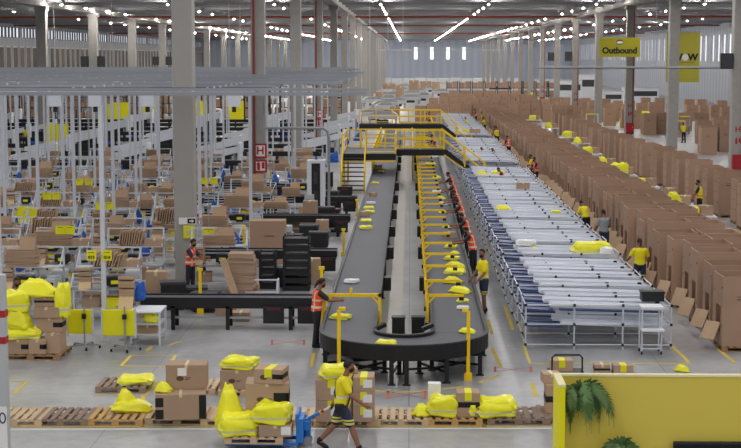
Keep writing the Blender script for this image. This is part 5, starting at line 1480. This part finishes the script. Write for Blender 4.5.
# ---------------------------------------------------------------- foreground row of pallets
def front_pallet(st, px, lab, py=426.3, rz=0, sc=1.0, dy=.53):
    q = P(px, py); return pallet(st, q.x, q.y + dy * sc, lab, rz, None, (sc, 1, 1) if sc != 1 else None)
front_pallet(PAL_L, 14, 'pale wooden pallet at the left end of the front row behind the white post')
front_pallet(PAL_G, 60, 'weathered grey wooden pallet, empty, in the front row between pale and orange pallets')
front_pallet(PAL_O, 115, 'orange-brown pallet in the front row with a crumpled yellow bag on it')
front_pallet(PAL_L, 176, 'pale pallet in the front row carrying two big stacked cartons', sc=1.18)
front_pallet(PAL_L, 228, 'pale pallet in the front row behind the heap of yellow bags')
front_pallet(PAL_L, 293, 'pale empty pallet in the front row behind the blue pallet jack')
front_pallet(PAL_L, 346, 'pale pallet in the front row behind the walking man, under taped cartons')
front_pallet(PAL_L, 401, 'pale empty pallet in the front row right of the taped cartons')
front_pallet(PAL_O, 455, 'brown pallet in the front row under a yellow bag and a taped carton')
front_pallet(PAL_G, 519, 'weathered grey pallet at the right end of the front row under a big yellow bag', sc=1.15)
q = P(120, 393.5); pallet(PAL_G, q.x, q.y + .55, 'dark weathered pallet on the floor behind the orange one, half covered by a yellow bag')
bag((q.x + .28, q.y + .5, .14), (.78, .72, .16), 'flat yellow bag on the dark weathered pallet', .1, 0)
q = P(190, 395); pallet(PAL_L, q.x, q.y + .55, 'pale pallet half hidden behind the two big stacked cartons')
q = P(243, 397); pallet(PAL_L, q.x, q.y + .52, 'pale pallet behind the cart load under a carton with a yellow bag')
carton((q.x - .14, q.y + .4, .14), (.74, .6, .42), 'brown carton with a small black print on the pale pallet under a yellow bag', 0, 'top', None, None, marks=True)
bag((q.x - .1, q.y + .42, .56), (.78, .6, .25), 'puffy yellow bag lying on the carton behind the cart load', -.1, 2)
q = P(131, 412, .14); bag((q.x, q.y + .1, .14), (.95, .62, .24), 'crumpled yellow bag on the orange pallet in the front row', .25, 1)
bag((q.x - .12, q.y + .15, .3), (.4, .4, .28), 'peaked yellow bag on top of the crumpled one on the orange pallet', .6, 3)
q = P(176, 421, .14)
carton((q.x + .02, q.y + .55, .14), (1.0, .95, .52), 'large brown carton with black printed corner bands on the front pallet, lower of two', .14, 'top', 'corner', marks=False)
carton((q.x + .12, q.y + .78, .66), (.82, .5, .5), 'large brown carton with a white label lying on the bigger carton, upper of two', .05, 'top', None, (-.08, .28), marks=True)
bag((q.x - .28, q.y + .3, .66), (.4, .3, .2), 'small yellow bag tucked on the lower big carton', 0, 3)
# taped cartons behind the walking man
q = P(346, 424, .14)
for i, (dx, w, n) in enumerate(((-.3, .62, 2), (.34, .42, 3))):
    for k in range(n):
        h = (.42, .3)[i]
        carton((q.x + dx, q.y + .45, .14 + k * h), (w, .55, h), f'brown carton with yellow tape behind the walking man, {"left" if i == 0 else "right"} stack, {nth(k + 1)} from below', 0, 'yellow', None, (.08, h * .3) if True else None)
carton((q.x + .12, q.y + .75, .14), (.1, .5, 1.0), 'upright narrow brown carton between the taped carton stacks', .2, 'none')
bag((q.x - .2, q.y + .45, .98), (.66, .5, .26), 'yellow bag lying on the left taped cartons behind the walking man', .15, 0)
# right part of the front row
q = P(454, 420, .14)
carton((q.x + .29, q.y + .45, .14), (.46, .45, .5), 'brown carton with black band and yellow tape on the brown front pallet', 0, 'yellow', 'full')
bag((q.x - .2, q.y + .38, .14), (.62, .42, .42), 'boxy yellow bag with a grey band on the brown front pallet', 0, 2)
bag((q.x - .62, q.y + .35, .14), (.45, .35, .24), 'small crumpled yellow bag at the left edge of the brown front pallet', .4, 3)
t = carton((q.x - .38, q.y + .82, .14), (.26, .2, .58), 'white printed bottle carton standing behind the boxy yellow bag', 0, 'none', None, (0, .3), WHITEB)
q = P(500, 420, .14); bag((q.x - .05, q.y + .45, .14), (.84, .62, .36), 'big squarish yellow bag on the weathered pallet at the right end', .06, 0)
bag((q.x - .5, q.y + .35, .14), (.3, .3, .3), 'pale end of a yellow bag beside the big squarish bag', .3, 2)
q = P(549, 421); pallet(PAL_G, q.x + .35, q.y + .3, 'grey pallet behind the yellow booth under brown cartons')
carton((q.x + .14, q.y + .3, .14), (.4, .5, .58), 'brown carton with a black band left of the yellow booth, lower one', 0, 'top', 'full')
carton((q.x + .06, q.y + .4, .72), (.36, .4, .2), 'pale brown carton on top of the banded carton left of the yellow booth', .1, 'top', None, None, CARD2)
q = P(602, 373.5); carton((q.x, q.y + .1, 0), (.36, .36, .22), 'small brown carton on the floor beyond the yellow booth, left one', 0, 'top', 'full')
q = P(623, 374); carton((q.x, q.y + .1, 0), (.46, .36, .22), 'small brown carton with yellow tape on the floor beyond the booth, right one', 0, 'yellow')
q = P(683, 372.5); bag((q.x, q.y + .1, 0), (.4, .3, .16), 'small flat yellow bag on the floor beyond the yellow booth', 0, 1)
q = P(567, 382)
t = thing('hand_trolley', 'black-handled platform trolley with cartons beyond the yellow booth', 'trolley', (q.x, q.y + .3, 0))
MB().bb(-.4, .4, -.3, .3, .14, .2).build('platform', DGREY, t)
MB().tube([(-.34, -.28, .2), (-.34, -.28, .56), (-.28, -.28, .62), (.28, -.28, .62), (.34, -.28, .56), (.34, -.28, .2)], .022, 8).build('handle', BLK2, t)
for x in (-.32, .32):
    for y in (-.22, .22): MB().tube([(x - .02, y, .07), (x + .02, y, .07)], .07, 12).build('wheel', RUBBER, t)
carton((q.x - .1, q.y + .35, .2), (.5, .4, .26), 'brown carton with yellow tape lying on the black-handled trolley', 0, 'yellow', None, None, CARD2)

# ---------------------------------------------------------------- pallet jack with its load
JX, JY = P(253, 447, .1).x, P(253, 447, .1).y
pj = thing('pallet_jack', 'bright blue pallet jack pulled by the walking man, forks under the loaded pallet', 'pallet jack', (JX, JY, 0))
hx = P(295, 432, .5).x - JX
for y in (.35, .85): MB().bb(-.55, hx, y - .08, y + .08, .05, .12).build('fork', JACKB, pj)
m = MB().bb(hx - .04, hx + .1, .3, .9, .1, .56).bb(hx + .1, hx + .22, .45, .75, .3, .48).bb(hx - .05, hx + .02, .28, .92, .5, .66); m.build('head_frame', JACKB, pj, bevel=.01)
MB().tube([(hx + .16, .6, .1), (hx + .16, .6, .5)], .06, 10).build('hydraulic_pump', JACKB, pj)
for y in (.5, .7): MB().tube([(hx + .16, y - .03, .09), (hx + .16, y + .03, .09)], .09, 14).build('steer_wheel', GREYM, pj)
hd = wm['root'].matrix_basis if False else None
bpy.context.view_layer.update()
hw = wm['root'].matrix_world @ wm['hand'][-1]; hl_ = wm['root'].matrix_world @ wm['hand'][1]
grip = hw if hw.x < hl_.x else hl_
g = grip - Vector((JX, JY, 0)); b0 = Vector((hx + .18, .6, .5)); mid = b0.lerp(g, .55)
MB().tube([b0, mid], .032, 8).build('tiller', JACKB, pj)
MB().tube([mid, b0.lerp(g, .68)], .026, 8).build('tiller_red_sleeve', RED, pj)
MB().tube([b0.lerp(g, .68), b0.lerp(g, .97)], .024, 8).build('tiller_white_shaft', WHT, pj)
MB().tube([b0.lerp(g, .5), b0.lerp(g, .56)], .036, 8).build('tiller_yellow_ring', YEL, pj)
MB().tube([g + Vector((0, -.1, 0)), g + Vector((0, .1, 0))], .016, 8).build('grip_bar', BLK2, pj)
PZ = .13
pallet(PAL_L, JX, JY + .6, 'pale pallet on the forks of the blue pallet jack').location.z = PZ
PAL_L.root['group'] = 'pale pallets' if False else PAL_L.root.get('group', '') or 'pallets'
z0 = PZ + .14
cx = P(269, 420, z0 + .1).x
carton((cx, JY + .82, z0), (.8, .6, .36), 'big brown carton at the back of the jack load, lower one', 0, 'top', None)
carton((cx, JY + .82, z0 + .36), (.82, .62, .56), 'biggest brown carton with printed mark and black band on the jack load', .04, 'top', 'right', None, marks=True)
carton((cx + .08, JY + .72, z0 + .92), (.56, .5, .28), 'brown carton with black band lying tilted on top of the jack load', -.18, 'yellow', 'right', None, marks=True)
carton((P(273, 440, z0).x + .02, JY + .3, z0), (.62, .42, .22), 'low brown carton at the front of the jack load under a yellow bag', 0, 'top', None, (.2, .04))
bag((P(237, 440, z0).x, JY + .32, z0), (.76, .52, .4), 'large yellow bag with grey band at the front left of the jack load', .1, 0)
bag((P(236, 418, z0).x, JY + .75, z0), (.62, .5, .82), 'tall yellow bag standing upright at the back left of the jack load', .3, 3)
bag((P(268, 430, z0 + .3).x, JY + .33, z0 + .22), (.72, .5, .4), 'rounded yellow bag with grey band on the low carton of the jack load', -.1, 2)
# second blue jack nose at the far left
q = P(7, 425); t = thing('pallet_jack', 'blue pallet jack nose peeking out beside the white post at left edge', 'pallet jack', (q.x - .1, q.y - .15, 0))
MB().bb(-.35, .1, -.25, .25, .06, .3).build('head_frame', JACKB, t, bevel=.04)
MB().tube([(-.05, -.1, .32), (-.25, -.1, .9)], .03, 8).build('tiller', JACKB, t)
MB().tube([(.0, -.18, .08), (.0, -.1, .08)], .08, 12).build('steer_wheel', RUBBER, t)
# white post at the left edge
t = thing('guard_post', 'tall white steel post with red bands and a notice at the lower left edge', 'post', (-7.1, 25.4, 0))
gx = 0
MB().bb(-.14, .14, -.1, .1, 0, 3.6).build('shaft', mat('post_grey', '#b3b5b8', .5), t, bevel=.02)
for z in (2.4, 2.86): MB().bb(-.145, .145, -.105, .105, z, z + .12).build('red_band', RED, t)
b = MB().bb(-.02, .135, -.112, -.1, .45, 1.3).build('notice', SWHITE, t)
m = MB()
n_ = 20
for k in range(n_):
    a0, a1 = 2 * PI * k / n_, 2 * PI * (k + 1) / n_
    m.tube([(.06 + .05 * math.cos(a0), -.116, 1.1 + .09 * math.sin(a0)), (.06 + .05 * math.cos(a1), -.116, 1.1 + .09 * math.sin(a1))], .012, 5)
m.build('ring_mark', mat('navy_ink', '#1c2440', .6), b)

# ---------------------------------------------------------------- yellow booth
BD = 14.0
def BX(px, d=BD): return (px - 410) * d / FPX * 1.0
YW = mat('booth_yellow_shaded', '#d2bd4e', .55, var=.03, scale=1.5); YW2 = mat('booth_yellow_lit', '#e6dc00', .45)  # one yellow: back panel's copy darkened for shade, side panel's copy lit
qa = P(554, 376, 4.35)
t = thing('booth_partition', 'yellow L-shaped booth partition with pale top edge in the lower right', 'partition', (qa.x, qa.y, 0))
MB().bb(0, 4.2, 0, .05, 0, 4.35).build('back_panel', YW, t)
MB().bb(-.002, .06, -.46, 0, 0, 4.35).build('side_panel', YW2, t)
MB().bb(-.004, 4.2, -.01, .052, 4.35, 4.37).bb(-.004, .064, -.465, 0, 4.35, 4.37).build('top_trim', mat('pale_wood_trim', '#e6dcae', .6), t)
ox, oy = qa.x, qa.y
t = thing('television', 'black flat television on the yellow booth wall at the bottom right', 'television', (ox + 1.66, oy - .04, 2.82))
MB().bb(-.55, 1.0, -.05, 0, 0, .93).build('casing', BLK2, t, bevel=.01)
MB().bb(-.53, .98, -.056, -.05, .03, .9).build('screen', SCREEN, t)
MB().bb(.1, .3, 0, .035, .3, .6).build('wall_bracket', DGREY, t)
LEAF = mat('fern_leaf', '#64804f', .6, var=.35, scale=4); LEAF2 = mat('fern_leaf_dark', '#41602f', .6, var=.3, scale=4)
def fern(x, z, n, L, lab, seed):
    rr = random.Random(seed)
    t = thing('hanging_fern', lab, 'plant', (x, oy - .02, z))
    MB().loft([((0, -.1, -.08), .06, .05), ((0, -.1, 0), .1, .085), ((0, -.1, .03), .105, .09)], 14).build('planter', DGREY, t, smooth=True)
    MB().bb(-.03, .03, -.03, .0, -.05, .02).build('wall_bracket', DGREY, t)
    for k in range(n):
        a = rr.uniform(0, PI) + PI if rr.random() < .8 else rr.uniform(0, PI)
        l = L * rr.uniform(.6, 1.15); rise = rr.uniform(.02, .12); out = rr.uniform(.1, .3) * (L / .45)
        d = Vector((math.cos(a), math.sin(a) * .55, 0)); m = MB(); pts = []
        for i in range(13):
            u = i / 12; p = Vector((0, -.1, .02)) + d * out * (1 - (1 - u) ** 2) + Vector((0, 0, rise * math.sin(min(u * 2.2, 1) * PI * .7) - l * max(0, u - .18) ** 1.5))
            if p.y > -.025: p.y = -.025
            p.x = max(p.x, ox + .14 - x)
            pts.append(p)
        m.tube(pts, .004, 4, .002)
        for i in range(1, 13):
            p = pts[i]; tg = (pts[i] - pts[i - 1]).normalized(); sd = tg.cross(Vector((0, 1, .25))).normalized()
            w = .06 * math.sin(PI * min(1, .15 + i / 13)) ** .7
            for s in (-1, 1):
                for jj in (0, .5):
                    b = pts[i - 1].lerp(p, jj); e = b + sd * s * w + tg * .035 + Vector((0, rr.uniform(-.02, .005), -.012))
                    e.x = max(e.x, ox + .085 - x); nrm = tg * .011
                    v = [m.bm.verts.new(b - nrm), m.bm.verts.new(b + nrm), m.bm.verts.new(b.lerp(e, .6) + nrm + Vector((0, -.004, .003))), m.bm.verts.new(e), m.bm.verts.new(b.lerp(e, .6) - nrm * .8)]
                    m.bm.faces.new(v)
        m.build('frond', LEAF if rr.random() < .6 else LEAF2, t, fix=False)
    return t
fern(ox + .2, 4.2, 24, .55, 'leafy green fern hanging in the upper left corner of the yellow booth', 4)
fern(ox + .62, 3.66, 22, .3, 'green fern at the bottom edge of the picture left of the television', 9)
for st in (PAL_O, PAL_L, PAL_G, PAL_B): st.drop()

# order in the picture, for things told apart by their place only
def px_of(o):
    v = CAM_M.transposed() @ (o.location - Vector((0, 0, CAM_H))); return v.x / -v.z
runs = {}
for o in scene.objects:
    if o.parent is None and '<LEFT>' in str(o.get('label', '')): runs.setdefault(o['label'], []).append(o)
for text, objs in runs.items():
    objs.sort(key=px_of)
    for i, o in enumerate(objs): o['label'] = text.replace('<LEFT>', f'{nth(i + 1)} from the left') if len(objs) > 1 else text.replace(', <LEFT>', '')
